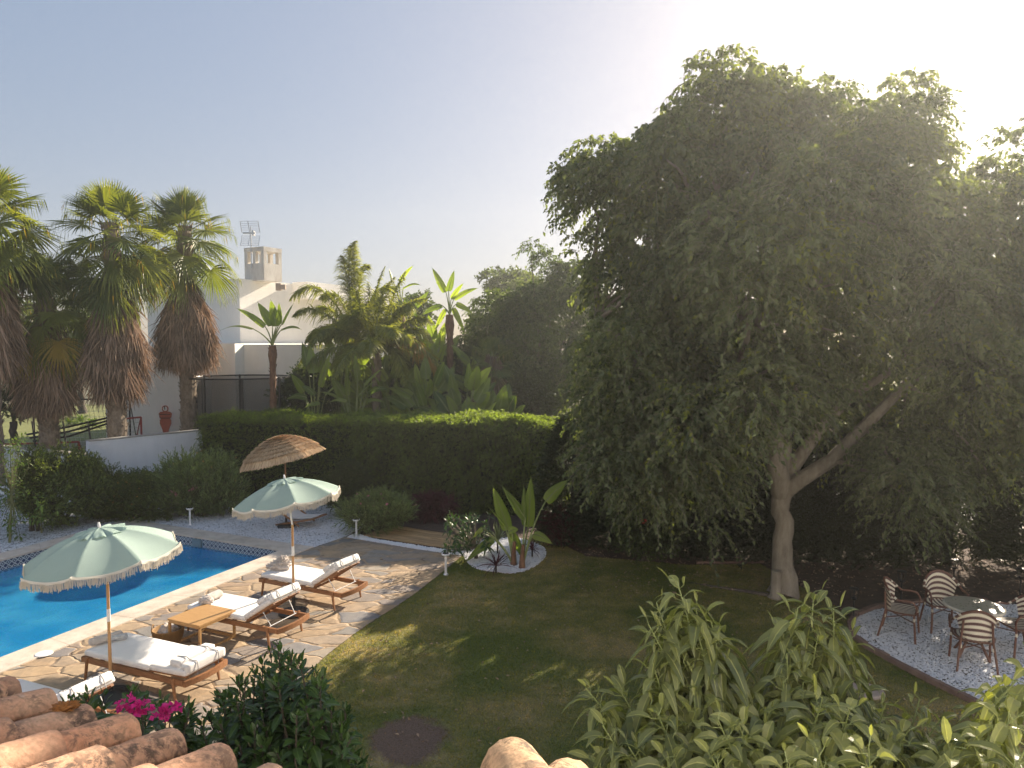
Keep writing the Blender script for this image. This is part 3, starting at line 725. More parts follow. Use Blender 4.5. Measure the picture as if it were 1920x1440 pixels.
# folding chair standing on the gravel under the straw parasol
def deck_chair():
    root = empty('deck_chair', (*G(560, 985)[:2], .01), R(-22), 'low reclined wooden chair with white cushion on the gravel under the straw parasol', 'deck chair')
    g = Geo()
    for y in (-.3, .3):
        g.tube([(-.95, y, .72), (.25, y, .06)], .022, 6); g.tube([(.62, y, .26), (-.45, y, .03)], .022, 6)
    g.tube([(-.95, -.3, .72), (-.95, .3, .72)], .022, 6); g.tube([(.62, -.3, .26), (.62, .3, .26)], .02, 6)
    g.build('frame', M['teak'], root)
    Pq = np.array([[[x, y, z] for y in (-.26, .26)] for x, z in ((-.93, .74), (-.6, .5), (-.3, .31), (0, .22), (.3, .24), (.6, .29))])
    g = Geo(); g.grid(Pq); g.grid(Pq[:, ::-1]-np.array([0, 0, .05])); g.build('cushion', M['whitecloth'], root)
    return root
deck_chair()
# ------------------------------------------------------------------ towels
def lump(c, r, seed, amp=.25, fr=2.2, n=26):
    th = np.linspace(0, math.pi, n); ph = np.linspace(0, 2*math.pi, n*2, endpoint=False)
    T, Ph = np.meshgrid(th, ph, indexing='ij')
    d = np.stack([np.sin(T)*np.cos(Ph), np.sin(T)*np.sin(Ph), np.cos(T)], -1)
    from mathutils import noise as mn
    k = np.array([[1+amp*(1.6*abs(mn.noise(Vector(v*fr+seed)))-.4+.5*mn.noise(Vector(v*fr*3+seed))) for v in row] for row in d])
    P = d*k[..., None]*np.array(r); P[..., 2] = np.maximum(P[..., 2], -r[2]*.55)
    return P+np.array(c)
def towel_roll(g, L=.42, r=.065, seed=0, rz=0, c=(0, 0, 0)):
    pts = []; n = 20
    from mathutils import noise as mn
    for i, x in enumerate(np.linspace(-L/2, L/2, n)):
        ring = []
        e = min(1, min(i, n-1-i)/1.5+.55)
        for a in np.linspace(0, 2*math.pi, 28, endpoint=False):
            rr = r*e*(1+.12*mn.noise(Vector((x*9+seed, math.cos(a)*1.5, math.sin(a)*1.5)))+.05*math.sin(a*3+x*20))
            ring.append([x, rr*math.cos(a)*1.15, r*.8+rr*math.sin(a)*.85])
        pts.append(ring)
    P = np.array(pts); V = P.reshape(-1, 3) @ np.array([[math.cos(rz), math.sin(rz), 0], [-math.sin(rz), math.cos(rz), 0], [0, 0, 1]])+np.array(c)
    g.grid(V.reshape(P.shape), cv=True)
    for k in (0, n-1):
        ring = V.reshape(P.shape)[k]; g.add(np.vstack([ring, ring.mean(0)]), np.array([[i, (i+1) % 28, 28] for i in range(28)]))
    # loose outer flap
    x = np.linspace(-L/2*.98, L/2*.98, 12)
    F_ = np.array([[[xx, -r*1.22+.02*k*.9+.004*math.sin(xx*30), .012+.02*(3-k)*.4] for k in range(4)] for xx in x])
    V = F_.reshape(-1, 3) @ np.array([[math.cos(rz), math.sin(rz), 0], [-math.sin(rz), math.cos(rz), 0], [0, 0, 1]])+np.array(c)
    g.grid(V.reshape(F_.shape))
zt = .014+.27+.13
def towel(px, py, label, parts, z=zt, name='rolled_towel', grp_='beige towels on the loungers', mat='towel'):
    p = G(px, py, z); g = Geo(); parts(g)
    o = build_tag(g, name, M[mat], label, 'towel', grp_, smooth=True); o.location = p; return o
towel(199, 1203, 'long beige towel roll lying across the foot of the flat lounger', lambda g: towel_roll(g, .42, .062, 1, R(48)))
mchk = simple('checked_towel', (.62, .6, .57), .95, (.3, .32, .36), 26, .4, .004)
M['checked'] = mchk
towel(222, 1200, 'small grey checked towel roll beside the longer beige roll', lambda g: towel_roll(g, .22, .05, 2, R(30)), mat='checked')
towel(400, 1124, 'rolled beige towel standing up on the foot of the middle lounger', lambda g: towel_roll(g, .3, .07, 3, R(70)))
towel(387, 1131, 'crumpled beige towel lying beside the roll on the middle lounger', lambda g: g.grid(lump((0, 0, .04), (.11, .09, .07), 4), cv=True), name='crumpled_towel')
def twl(g):
    g.grid(lump((0, 0, .05), (.2, .13, .10), 7, .5, 2.6, 32), cv=True); g.grid(lump((.05, .04, .12), (.1, .09, .1), 9, .5, 3, 28), cv=True)
    towel_roll(g, .2, .045, 5, R(20), (.1, -.08, 0))
towel(524, 1066, 'large crumpled beige towel heaped on the foot of the farthest lounger', twl, name='crumpled_towel')
# ------------------------------------------------------------------ table and basket
tb = empty('coffee_table', (-4.67, 10.56, .014), R(-25), 'low square wooden table between two loungers with sled legs', 'coffee table')
g = Geo()
for k in range(1): g.box((0, 0, .405), (.66, .68, .028))
g.build('table_top', M['oak'], tb)
g = Geo()
for x in (-.31, .31): g.box((x, 0, .375), (.03, .64, .03))
for y in (-.32, .32): g.box((0, y, .375), (.59, .03, .03))
g.build('apron', M['oak'], tb)
for x in (-.31, .31):
    for y in (-.32, .32):
        g = Geo(); g.box((x, y, .1955), (.032, .032, .329)); g.build('leg', M['oak'], tb)
g = Geo()
for x in (-.31, .31): g.box((x, 0, .015), (.03, .67, .03))
g.box((0, .32, .015), (.588, .03, .03)); g.build('foot_rail', M['oak'], tb)
bp = G(316, 1206)
bs_ = empty('wicker_basket', (bp[0], bp[1], .014), .3, 'round wicker basket on the stones partly under the low table', 'basket')
g = Geo(); g.lathe([(0, .004), (.15, .004), (.17, .02), (.205, .12), (.215, .2), (.222, .215), (.212, .222), (.2, .21), (.19, .12), (.155, .03), (0, .02)], n=36)
for k in range(36):
    a = k*math.pi/18; g.tube([(.172*math.cos(a), .172*math.sin(a), .02), (.209*math.cos(a), .209*math.sin(a), .12), (.22*math.cos(a), .22*math.sin(a), .21)], .006, 4)
g.build('basket_body', M['wicker'], bs_, smooth=True)
for sx in (-1, 1):
    g = Geo(); g.tube([(sx*.2*math.cos(a*.5)*1.05, .09*math.sin(a*2.0-1.5708)*1.0 if False else .1*math.cos(t), .2+.09*math.sin(t)) for t, a in [(t, 0) for t in np.linspace(0, math.pi, 9)]], .009, 6)
    g.build('handle', M['wicker'], bs_)
g = Geo(); g.grid(lump((0, 0, 0), (.13, .12, .1), 3, .4), cv=True)
o = build_tag(g, 'crumpled_towel', M['towel'], 'beige towel stuffed into the wicker basket', 'towel', smooth=True); o.location = (bp[0], bp[1], .19)
# ------------------------------------------------------------------ parasols
def canopy(n=8, rad=1.0, h=.42, sag=.05, r0=0.0, dz=0.0, ruff=0.0):
    th = np.linspace(0, 2*math.pi, n*16, endpoint=False); rr = np.linspace(r0, 1, 16)
    P = []
    for t in th:
        a = ((t*n/(2*math.pi)) % 1)*2-1   # -1..1 across a gore
        row = []
        chord = math.cos(math.pi/n)/math.cos(a*math.pi/n)
        for r_ in rr:
            q = 1-a*a
            R_ = rad*r_*(1+(chord-1)*r_)
            z = h*(1-r_**1.9)-sag*q*r_*(1-r_*.35)+dz
            if ruff: z += ruff*math.sin(t*9)*max(0, (r_-.35))+ruff*.6*math.sin(t*17+1)*max(0, r_-.5)
            if r_ > .97: R_ -= .012*q*rad
            row.append([R_*math.cos(t), R_*math.sin(t), z])
        P.append(row)
    return np.array(P)
def parasol(foot, foot_z, rad, top_z, tilt_ax, tilt, rot, label, grp_):
    root = empty('beach_parasol', (foot[0], foot[1], foot_z), 0, label, 'parasol', grp_)
    hub = 1.5
    g = Geo(); g.tube([(0, 0, .30), (0, 0, .62)], .021, 10); g.tube([(0, 0, 1.14), (0, 0, hub)], .0185, 10); g.tube([(0, 0, .62), (0, 0, .98)], .0192, 10)
    pl = g.build('pole', M['pole'], root)
    g = Geo(); g.tube([(0, 0, .98), (0, 0, 1.14)], .022, 10); g.build('pole_joint', M['whitemetal'], root)
    g = Geo(); g.lathe([(0, .0), (.24, .0), (.25, .02), (.245, .04), (.2, .055), (.19, .048), (.15, .062), (.14, .055), (.09, .075), (.035, .085), (.03, .1), (.03, .3), (.034, .32), (0, .32)], n=36)
    g.tube([(.03, 0, .25), (.07, 0, .25)], .012, 8)
    g.build('base', M['black'], root, smooth=False)
    Rm = np.array(Matrix.Rotation(tilt, 3, Vector((math.cos(tilt_ax), math.sin(tilt_ax), 0))) @ Matrix.Rotation(rot, 3, 'Z'))
    hubp = np.array([0, 0, hub])
    rim = top_z-foot_z-hub-.35*rad
    def T(P): return (P.reshape(-1, 3) @ Rm.T+hubp).reshape(P.shape)
    g = Geo(); g.tube([hubp, T(np.array([[0, 0, rim+.35*rad+.03]]))[0]], .016, 8); g.build('pole_top', M['whitemetal'], root)
    C = canopy(8, rad, .35*rad, sag=.085); C[..., 2] += rim
    g = Geo(); g.grid(T(C), cu=True); cn = g.build('canopy', M['canopy'], root, smooth=True)
    V_ = canopy(8, rad*.34, .06*rad, .03, .0, .0, ruff=.028); V_[..., 2] += rim+.35*rad-.03
    g = Geo(); g.grid(T(V_), cu=True); vt = g.build('vent_cap', M['canopy'], root, smooth=True)
    g = Geo(); g.tube([T(np.array([[0, 0, rim+.39*rad]]))[0], T(np.array([[0, 0, rim+.45*rad]]))[0]], [.02, .012], 8); g.build('finial', M['whitemetal'], root)
    # fringe: band and tassels
    ring = C[:, -1].copy(); m = len(ring); g = Geo()
    idx = np.linspace(0, m, 640, endpoint=False); i0 = idx.astype(int); f_ = (idx-i0)[:, None]
    rp = ring[i0]*(1-f_)+ring[(i0+1) % m]*f_; rp[:, :2] *= 1.003
    gath = np.abs(((idx*8/m) % 1)-.0); gath = np.minimum(gath, 1-gath)   # 0 at rib ends
    lift = .014*np.exp(-(gath/.035)**2)
    top = rp+np.array([0, 0, .014])[None]+np.c_[np.zeros((640, 2)), lift]; bot = rp-np.c_[np.zeros((640, 2)), np.full(640, .02)]
    wv = 1+.008*np.sin(idx*1.3)[:, None]
    mid = rp.copy(); mid[:, 2] += .0; 
    bot2 = bot.copy(); bot2[:, :2] *= wv
    g.grid(np.stack([T(top), T(mid*np.array([1.004, 1.004, 1])), T(bot2)], 1), cu=True)
    A = bot2; nn = len(A); ln = rs.uniform(.065, .095, nn)
    down = Rm.T @ np.array([0, 0, -1.0])
    tdir = np.tile(down, (nn, 1))*.75+np.array([0, 0, -.25])+rs.normal(0, .09, (nn, 3))
    for rep in range(2):
        A2 = A+rs.normal(0, .004, A.shape)
        P0 = T(A2); P1 = T(A2+tdir*ln[:, None]*rs.uniform(.8, 1.1, (nn, 1)))
        g.sticks(P0, P1, .0035, .0045)
    g.build('fringe', M['fringe'], root)
    for k in range(8):
        a = k*math.pi/4
        rr = np.linspace(.03, .985, 9); pts = np.array([[rad*r_*math.cos(a), rad*r_*math.sin(a), rim+.35*rad*(1-r_**1.9)-.018] for r_ in rr])
        g = Geo(); g.tube(T(pts), .005, 5); rb = g.build('rib', M['whitemetal'], root)
        g = Geo(); g.tube(T(np.array([[0.02*math.cos(a), .02*math.sin(a), rim+.02], [rad*.55*math.cos(a), rad*.55*math.sin(a), rim+.35*rad*(1-.55**1.9)-.02]])), .004, 5); g.build('stretcher', M['whitemetal'], rb)
    return root
grp = 'fringed green parasols by the pool'
u1 = W(208, 1290, 8.87); parasol((u1[0], 8.87), .014, .92, 2.18, R(105), R(-6), R(10), 'sage green fringed parasol nearest the roof, in front of the pool', grp)
u2 = G(551, 1152); parasol(u2[:2], .014, .86, 2.27, R(80), R(-9), R(25), 'sage green fringed parasol between the two reclined loungers', grp)
u3 = W(536, 930, 17.4)
root = empty('straw_parasol', (u3[0], 17.4, .01), 0, 'straw thatched parasol in front of the dark hedge', 'parasol')
g = Geo(); g.tube([(0, 0, 0), (0, 0, 1.5)], .02, 8); g.tube([(0, 0, 1.5), (-.05, 0, 2.28)], .018, 8); g.build('pole', M['teak'], root)
g = Geo(); g.lathe([(0, 0), (.22, 0), (.2, .06), (.03, .08), (.03, .25), (0, .25)], n=20); g.build('base', M['black'], root)
Rm = np.array(Matrix.Rotation(R(-13), 3, Vector((math.cos(R(95)), math.sin(R(95)), 0))))
g = Geo(); gs = Geo()
C = canopy(8, 1.06, .5, .03); C[..., 2] += 1.74; C2 = C.copy(); C2[..., 2] -= .02
g.grid((C2.reshape(-1, 3) @ Rm.T).reshape(C.shape)+np.array([.33, 0, .02]), cu=True); g.build('canopy', M['straw'], root, smooth=True, attr=True)
for lay, r1 in enumerate(np.linspace(1.0, .12, 9)):
    n = int(2600*r1+200); a = rs.rand(n)*2*math.pi
    r_b = (r1-.11)+rs.normal(0, .012, n); r_b = np.clip(r_b, .01, 1); r_e = r1+rs.normal(0, .014, n)
    zf = lambda r_: .5*(1-np.clip(r_, 0, 1.02)**1.9)
    ch = np.cos(math.pi/8)/np.cos((((a*8/(2*math.pi)) % 1)*2-1)*math.pi/8)
    P0 = np.stack([1.06*r_b*ch*np.cos(a), 1.06*r_b*ch*np.sin(a), 1.745+zf(r_b)], -1)
    a2 = a+rs.normal(0, .012, n)
    P1 = np.stack([1.07*r_e*ch*np.cos(a2), 1.07*r_e*ch*np.sin(a2), 1.775+zf(r_e)-(.07 if lay == 0 else .0)+rs.uniform(-.012, .02, n)], -1)
    off = np.array([.33, 0, .02]); P0 = P0 @ Rm.T+off; P1 = P1 @ Rm.T+off
    k0 = gs.n; gs.leaves(P0, P1-P0, np.tile(Rm @ np.array([0, 0, 1.0]), (n, 1))+rs.normal(0, .2, (n, 3)), np.linalg.norm(P1-P0, axis=1), .014, ts=(0, .5, 1), ws=(1, 1, .6), fold=.1)
gs.build('thatch', M['straw'], root, attr=True)
# ------------------------------------------------------------------ small poolside things
def lamp(px, py, label, h=.42):
    p = G(px, py); root = empty('solar_lamp', (p[0], p[1], .012), 0, label, 'garden lamp', 'white solar garden lamps')
    g = Geo(); g.lathe([(0, 0), (.048, 0), (.05, .015), (.03, .03), (.024, .05), (.022, h-.06), (.028, h-.045)], n=16); g.build('post', M['whitemetal'], root, smooth=False)
    g = Geo(); g.lathe([(.0, h-.05), (.03, h-.048), (.075, h-.03), (.085, h-.01), (.085, h), (.075, h+.004), (0, h+.004)], n=20); hd = g.build('lamp_head', M['whitemetal'], root)
    g = Geo(); g.lathe([(0, h+.009), (.062, h+.009), (.064, h+.003)], n=16); g.build('solar_panel', M['solar'], hd)
lamp(836, 1079, 'white solar lamp standing in the grass at the corner of the flagstones')
lamp(668.5, 1008, 'white solar lamp between the pebble line and the low oleander')
lamp(356.5, 985, 'white solar lamp on the pool edge in front of the flowering shrubs')
p = G(82, 1226, .03); g = Geo(); g.lathe([(0, .012), (.06, .012), (.105, .009), (.115, .004), (.118, 0)], n=28); g.lathe([(0, .018), (.012, .018), (.014, .012)], n=10)
o = build_tag(g, 'skimmer_lid', M['whitecloth'], 'round white plastic lid let into the pool coping', 'lid'); o.location = p
g = Geo(); a = pin[0]; b = pin[1]; m_ = a+(b-a)*.5; d = (b-a)/np.linalg.norm(b-a)
g.box((m_[0]+d[1]*.03*(-1), m_[1]+d[0]*.03, -.11), (.26, .03, .15), rz=math.atan2(d[1], d[0])); g.box((m_[0], m_[1], -.11), (.34, .012, .2), rz=math.atan2(d[1], d[0]))
build_tag(g, 'pool_skimmer', simple('skimmer_grey', (.16, .24, .28), .5), 'grey blue skimmer mouth set in the far tile band', 'skimmer')
# ------------------------------------------------------------------ dining set
tx, ty, _ = G(1826, 1137, .74)
root = empty('bistro_table', (tx, ty, .022), 0, 'round glass topped bistro table on the speckled gravel', 'table')
g = Geo(); g.lathe([(0, .735), (.36, .735), (.362, .728), (0, .726)], n=40); g.build('table_top', M['glasstable'], root)
g = Geo(); g.lathe([(.363, .738), (.385, .735), (.39, .72), (.38, .7), (.355, .7), (.355, .725)], n=40); g.build('table_rim', M['binding'], root, smooth=True)
for k in range(4):
    a = R(20+90*k); g = Geo()
    g.tube([(.3*math.cos(a), .3*math.sin(a), .71), (.09*math.cos(a), .09*math.sin(a), .5), (.08*math.cos(a), .08*math.sin(a), .3), (.27*math.cos(a), .27*math.sin(a), 0)], .019, 8); g.build('leg', M['rattan'], root, smooth=True)
g = Geo()
n = 40; a = rs.rand(n)*6.28; r_ = rs.rand(n)**.7*.33
g.leaves(np.stack([r_*np.cos(a), r_*np.sin(a), np.full(n, .741)], -1), rs.normal(0, 1, (n, 3))*np.array([1, 1, .05]), np.tile([0, 0, 1.0], (n, 1)), .035, .02, fold=.1)
o = build_tag(g, 'fallen_leaves', M['agave'], 'pale fallen leaves scattered on the round table', 'leaves', attr=True); o.location = (tx, ty, .022)
def bistro_chair(x, y, ang, label):
    root = empty('bistro_chair', (x, y, .022), ang, label, 'chair', 'striped woven bistro chairs round the table')
    # faces +x
    hs = np.linspace(0, 1, 33)
    hoop = []
    for t in hs:   # arm hoop: front right seat corner -> arm -> back top -> arm -> front left
        a = R(-100)+R(200)*t
        y_ = .27*math.sin(a)/math.sin(R(100))*1.0
        x_ = -.24*math.cos(a) if abs(a) < R(90) else .05+.0
        z_ = .62+.24*max(0, math.cos(a))**1.4
        hoop.append([-.24*math.cos(a)*1.0-.0, y_, z_])
    hoop = [[.22, -.25, .43], [.235, -.262, .55], [.19, -.27, .625], [.1, -.275, .64]]+hoop[2:-2]+[[.1, .275, .64], [.19, .27, .625], [.235, .262, .55], [.22, .25, .43]]
    g = Geo(); g.tube(hoop, .016, 7)
    g.tube([(.2, -.23, .42), (.22, 0, .425), (.2, .23, .42), (0, .25, .42), (-.18, .19, .42), (-.2, 0, .42), (-.18, -.19, .42), (0, -.25, .42), (.2, -.23, .42)], .014, 6)
    g.tube([(.2, -.22, .3), (-.19, .18, .3)], .009, 5); g.tube([(.2, .22, .3), (-.19, -.18, .3)], .009, 5)
    g.build('frame', M['rattan'], root, smooth=True)
    for sx, sy in ((1, 1), (1, -1), (-1, 1), (-1, -1)):
        g = Geo()
        if sx > 0: g.tube([(.2, .235*sy, .44), (.215, .24*sy, .2), (.23, .25*sy, 0)], .015, 7)
        else: g.tube([(-.2, .17*sy, .7), (-.185, .19*sy, .42), (-.23, .22*sy, .2), (-.28, .24*sy, 0)], .015, 7)
        lg = g.build('leg', M['rattan'], root, smooth=True)
        g = Geo(); zc_ = .4 if sx > 0 else .38
        g.tube([(.202 if sx > 0 else -.19, (.236 if sx > 0 else .192)*sy, zc_-.025), (.204 if sx > 0 else -.2, (.237 if sx > 0 else .195)*sy, zc_-.07)], .019, 7); g.build('binding', M['binding'], lg)
    P = []; A = []
    for v in np.linspace(-1, 1, 9):
        for u in np.linspace(-1, 1, 9):
            wd = .235-.04*max(0, -v)
            P.append([.2*v, wd*u*math.sqrt(max(.2, 1-.25*v*v)), .432-.012*(1-u*u)]); A.append([v*.5, u*.5+.5, 0])
    g = Geo(); Pg = np.array(P).reshape(9, 9, 3); g.grid(Pg, A=np.array(A)); g.grid(Pg[:, ::-1]-np.array([0, 0, .02]), A=np.array(A)); g.build('seat', M['weaveseat'], root, smooth=True, attr=True)
    P = []; A = []
    for v in np.linspace(0, 1, 11):
        for u in np.linspace(-1, 1, 17):
            a = u*R(62)*(1-.12*(1-v))
            zt_ = .62+.24*math.cos(a)**1.4
            z = .44+(zt_-.44)*v
            s_ = .8+.2*v
            P.append([-.235*math.cos(a)*(.88+.12*v)-.0, .272*math.sin(a)*s_, z]); A.append([u, v*.8, 0])
    g = Geo(); Pg = np.array(P).reshape(11, 17, 3); g.grid(Pg, A=np.array(A)); off = Pg.copy(); off[..., :2] *= .965; g.grid(off[:, ::-1], A=np.array(A).reshape(11, 17, 3)[:, ::-1]); g.build('backrest', M['weave'], root, smooth=True, attr=True)
    for k in (5, 8, 25, 28):
        g = Geo(); g.tube([np.array(hoop[k]), np.array(hoop[k+1])], .02, 7); g.build('arm_binding', M['binding'], root)
    return root
bistro_chair(5.98, 10.78, R(-35), 'striped woven chair left of the round table, turned towards it')
bistro_chair(6.78, 11.02, R(-100), 'striped woven chair behind the round table, its back against the dark trees')
bistro_chair(6.42, 9.72, R(68), 'striped woven chair in front of the round table, seen from behind')
bistro_chair(7.35, 10.15, R(180), 'striped woven chair at the right picture edge, partly cut off')
def torch(px, py, h, label):
    p = G(px, py); root = empty('garden_lantern', (p[0], p[1], 0), .4, label, 'lantern', 'black stake lanterns behind the dining set')
    g = Geo(); g.tube([(0, 0, 0), (0, 0, h-.2)], .012, 6); g.build('stake', M['blackmetal'], root)
    g = Geo(); g.lathe([(0, h-.2), (.03, h-.19), (.05, h-.16)], n=8)
    for k in range(4):
        a = R(45+90*k); g.tube([(.045*math.cos(a), .045*math.sin(a), h-.17), (.065*math.cos(a), .065*math.sin(a), h-.01)], .006, 4)
    g.lathe([(.07, h-.015), (.075, h), (.0, h+.012)], n=8); g.build('lantern_head', M['blackmetal'], root)
torch(1600, 1165, .55, 'black stake lantern left of the dining gravel, nearest the avocado tree')
torch(1689, 1137, .62, 'black stake lantern behind the left woven chair')
torch(1912, 1128, .6, 'black stake lantern at the right edge behind the round table')
torch(1788, 1098, .5, 'black stake lantern behind the far woven chair under the trees')

g = Geo(); g.box((0, 38, 10.4), (180, 120, 23.2)); hm = bpy.data.materials.new('glare_haze'); hm.use_nodes = True; ht = hm.node_tree; ht.nodes.clear()
vo = ht.nodes.new('ShaderNodeVolumePrincipled'); vo.inputs['Color'].default_value = (.9, .92, .9, 1); vo.inputs['Density'].default_value = .0019; vo.inputs['Anisotropy'].default_value = .66
om = ht.nodes.new('ShaderNodeOutputMaterial'); ht.links.new(vo.outputs[0], om.inputs[1]); tag(g.build('glare_haze', hm), 'thin air volume added as haze', kind='stuff')  # scattering box added to imitate the glare veil of the lens
#@@PART3
# ------------------------------------------------------------------ vegetation tools
def unit(v): return v/(np.linalg.norm(v, axis=-1, keepdims=True)+1e-9)
def shoots(gl, gt, S, D, length, nl, L, Wd, grav=.5, ldroop=.3, side=.8, along=.5, tw=.004, up=.0, ts=None, ws=None, fold=.18, flat=.6, tone=0.0):
    n = len(S)
    if n == 0: return
    D = unit(D); ln = length*rs.uniform(.6, 1.25, (n, 1))
    t = (np.arange(nl)+.6)/nl
    T = t[None, :, None]
    G_ = np.array([0, 0, -1.0])
    P = S[:, None]+D[:, None]*ln[:, None]*T+G_*grav*ln[:, None]*T**2
    tan = unit(D[:, None]+2*G_*grav*T)
    rv = unit(rs.normal(0, 1, (n, nl, 3)))
    perp = rv-tan*(rv*tan).sum(-1, keepdims=True)
    d = tan*along+unit(perp)*side+np.array([0, 0, up])+G_*ldroop
    nm = np.array([0, 0, 1.0])*flat+rs.normal(0, .5, (n, nl, 3))
    sz = rs.uniform(.65, 1.15, n*nl)
    gl.leaves(P.reshape(-1, 3), d.reshape(-1, 3), nm.reshape(-1, 3), L*sz, Wd*sz, ts=ts, ws=ws, fold=fold, droop=.15 if ts is None else .3, rnd=np.clip(np.repeat(rs.rand(n), nl)*.5+rs.rand(n*nl)*.5+(rs.rand(n*nl) > .985)*.5+tone, 0, 1))
    if gt is not None:
        a = S; K = 3
        for k in range(K):
            t1 = (k+1)/K; b = S+D*ln*t1+G_*grav*ln*t1*t1
            gt.sticks(a, b, tw*(1-k/K*.5), tw*(1-(k+1)/K*.5)); a = b
def ell(c, r, n, inner=.55, bias=None):
    v = unit(rs.normal(0, 1, (n, 3)))
    if bias is not None: v = unit(v+np.array(bias))
    k = inner+(1-inner)*rs.rand(n, 1)**.6
    return np.array(c)+v*np.array(r)*k, v
def limb(p0, p1, r0, r1, n=9, wob=.08, rise=.15, seed=None):
    p0 = np.array(p0, float); p1 = np.array(p1, float); d = p1-p0; L = np.linalg.norm(d)
    t = np.linspace(0, 1, n)[:, None]
    c = p0+d*t+np.array([0, 0, 1.0])*rise*L*np.sin(t*math.pi)
    c[1:-1] += rs.normal(0, wob*L*.12, (n-2, 3))
    return c, np.linspace(r0, r1, n)
def tree(name, label, cat, base, fork, clumps, mat, barkm, r0=.2, leafL=.08, leafW=.038, dens=30, nl=12, slen=.45, grav=.6, group=None, ldroop=.45, extra=None, core=None, limbs_to=1.0, up=0.0, tw=.004):
    base = np.array(base, float); root = empty(name, base, 0, label, cat, group)
    g = Geo(); n = 12; t = np.linspace(0, 1, n)[:, None]
    pts = base+(np.array(fork)-base)*t; pts[1:-1] += rs.normal(0, r0*.12, (n-2, 3))*np.array([1, 1, 0])
    rad = r0*(1.0-.22*t[:, 0]+.55*np.exp(-t[:, 0]*9)+.10*np.exp(-((t[:, 0]-1)/.12)**2))
    g.tube(pts-base, rad, 16); g.build('trunk', barkm, root, smooth=True)
    g = Geo()
    for lb in (extra or []):
        P = np.array(lb[0])-base; g.tube(P, np.linspace(lb[1], lb[2], len(P)), 10)
    fk = np.array(fork)
    for c, r in clumps:
        if rs.rand() > limbs_to: continue
        c = np.array(c); cand = [fk]+[np.array(q) for lb in (extra or []) for q in lb[0][1:]]; fk2 = min(cand, key=lambda q: np.linalg.norm(q-c)); L = np.linalg.norm(c-fk2); P, rr = limb(fk2+(c-fk2)*.02, c, min(r0*.45, .018*L+.02), .012, rise=.06)
        g.tube(P-base, rr, 6, caps=False)
    gl = Geo(); gt = Geo()
    for c, r in clumps:
        r = np.array([r, r, r*1.05]) if np.isscalar(r) else np.array(r)
        n = int(dens*4*math.pi*(r.mean()**2)*.9)
        S, v = ell(c-base, r, n, .5, (0, -.1, .45))
        D = v*np.array([1, 1, .6])+rs.normal(0, .35, v.shape)+np.array([0, 0, .35])
        shoots(gl, gt, S, D, slen, nl, leafL, leafW, grav=grav, ldroop=ldroop, up=up, tw=tw, tone=rs.uniform(-.3, .28))
    if g.n: g.build('branches', barkm, root, smooth=True)
    if gt.n: gt.build('twigs', barkm, root)
    gl.build('crown', mat, root, attr=True)
    return root
def poly_clumps(poly, Y0, spacing, depth, rm, layers=2, seed=1, jitter=.35):
    "clump centres filling an outline of the crown, in layers through its depth"
    r_ = np.random.RandomState(seed); P = np.array(poly, float); lo, hi = P.min(0), P.max(0); pts = []
    tries = 0
    while tries < 6000:
        tries += 1; q = lo+(hi-lo)*r_.rand(2)
        if not inpoly(q[None], P)[0]: continue
        if all(np.hypot(*(q-a)) > spacing for a in pts): pts.append(q)
    out = []
    for q in pts:
        # distance to the outline
        dmin = min(np.linalg.norm(q-(P[i]+(P[(i+1) % len(P)]-P[i])*np.clip(np.dot(q-P[i], P[(i+1) % len(P)]-P[i])/np.dot(P[(i+1) % len(P)]-P[i], P[(i+1) % len(P)]-P[i]), 0, 1))) for i in range(len(P)))
        half = min(depth, dmin/F*Y0*1.15+.2)
        for l in range(layers):
            s = (l/(layers-1)*2-1) if layers > 1 else 0
            yy = Y0+half*s*.85+r_.normal(0, jitter)
            w = W(q[0]+r_.normal(0, spacing*.15), q[1]+r_.normal(0, spacing*.15), Y0); w = w+np.array([0, yy-Y0, 0])
            if w[2] > .5: out.append((w, rm*r_.uniform(.75, 1.25)))
    return out
# ------------------------------------------------------------------ the big ficus
fb = G(1468, 1117); ff = W(1467, 925, 12.8)
Yf = fb[1]
outline = [(1135, 360), (1180, 305), (1230, 255), (1295, 218), (1400, 195), (1470, 222), (1560, 235), (1640, 262), (1720, 290), (1750, 340), (1790, 420), (1830, 560), (1870, 740), (1850, 880), (1770, 950), (1690, 900), (1600, 850), (1560, 740), (1470, 790), (1430, 850), (1370, 850), (1290, 890), (1200, 880), (1145, 850), (1130, 790), (1160, 720), (1190, 640), (1170, 540), (1145, 430)]
cl = poly_clumps(outline, Yf, 74, 3.0, .6, 3, 3, .5)+[(W(1085, 345, Yf), .38), (W(1100, 395, Yf), .4), (W(1120, 470, Yf), .4)]
cl = [((np.array([w_[0], Yf-.6, w_[2]]) if (w_[2] < 3.6 and w_[1] > Yf+.2 and w_[0] < 4) else w_), r_) for w_, r_ in cl]
cl += [(W(1702, 188, Yf), .4), (W(1722, 225, Yf+.2), .45), (W(1690, 240, Yf), .45), (W(1560, 185, Yf), .3), (W(1420, 178, Yf), .35), (W(1470, 480, Yf-3.2), .6), (W(1380, 470, Yf-3.0), .7), (W(1420, 560, Yf-3), .5), (W(1250, 300, Yf-2), .5), (W(1640, 420, Yf-2.6), .7), (W(1150, 860, Yf-1), .6), (W(1230, 880, Yf-1.3), .6), (W(1300, 790, Yf-2), .6), (W(1400, 780, Yf-1.9), .5), (W(1375, 850, Yf-1.6), .4), (W(1620, 900, Yf-1), .5), (W(1700, 930, Yf-1.3), .6)]
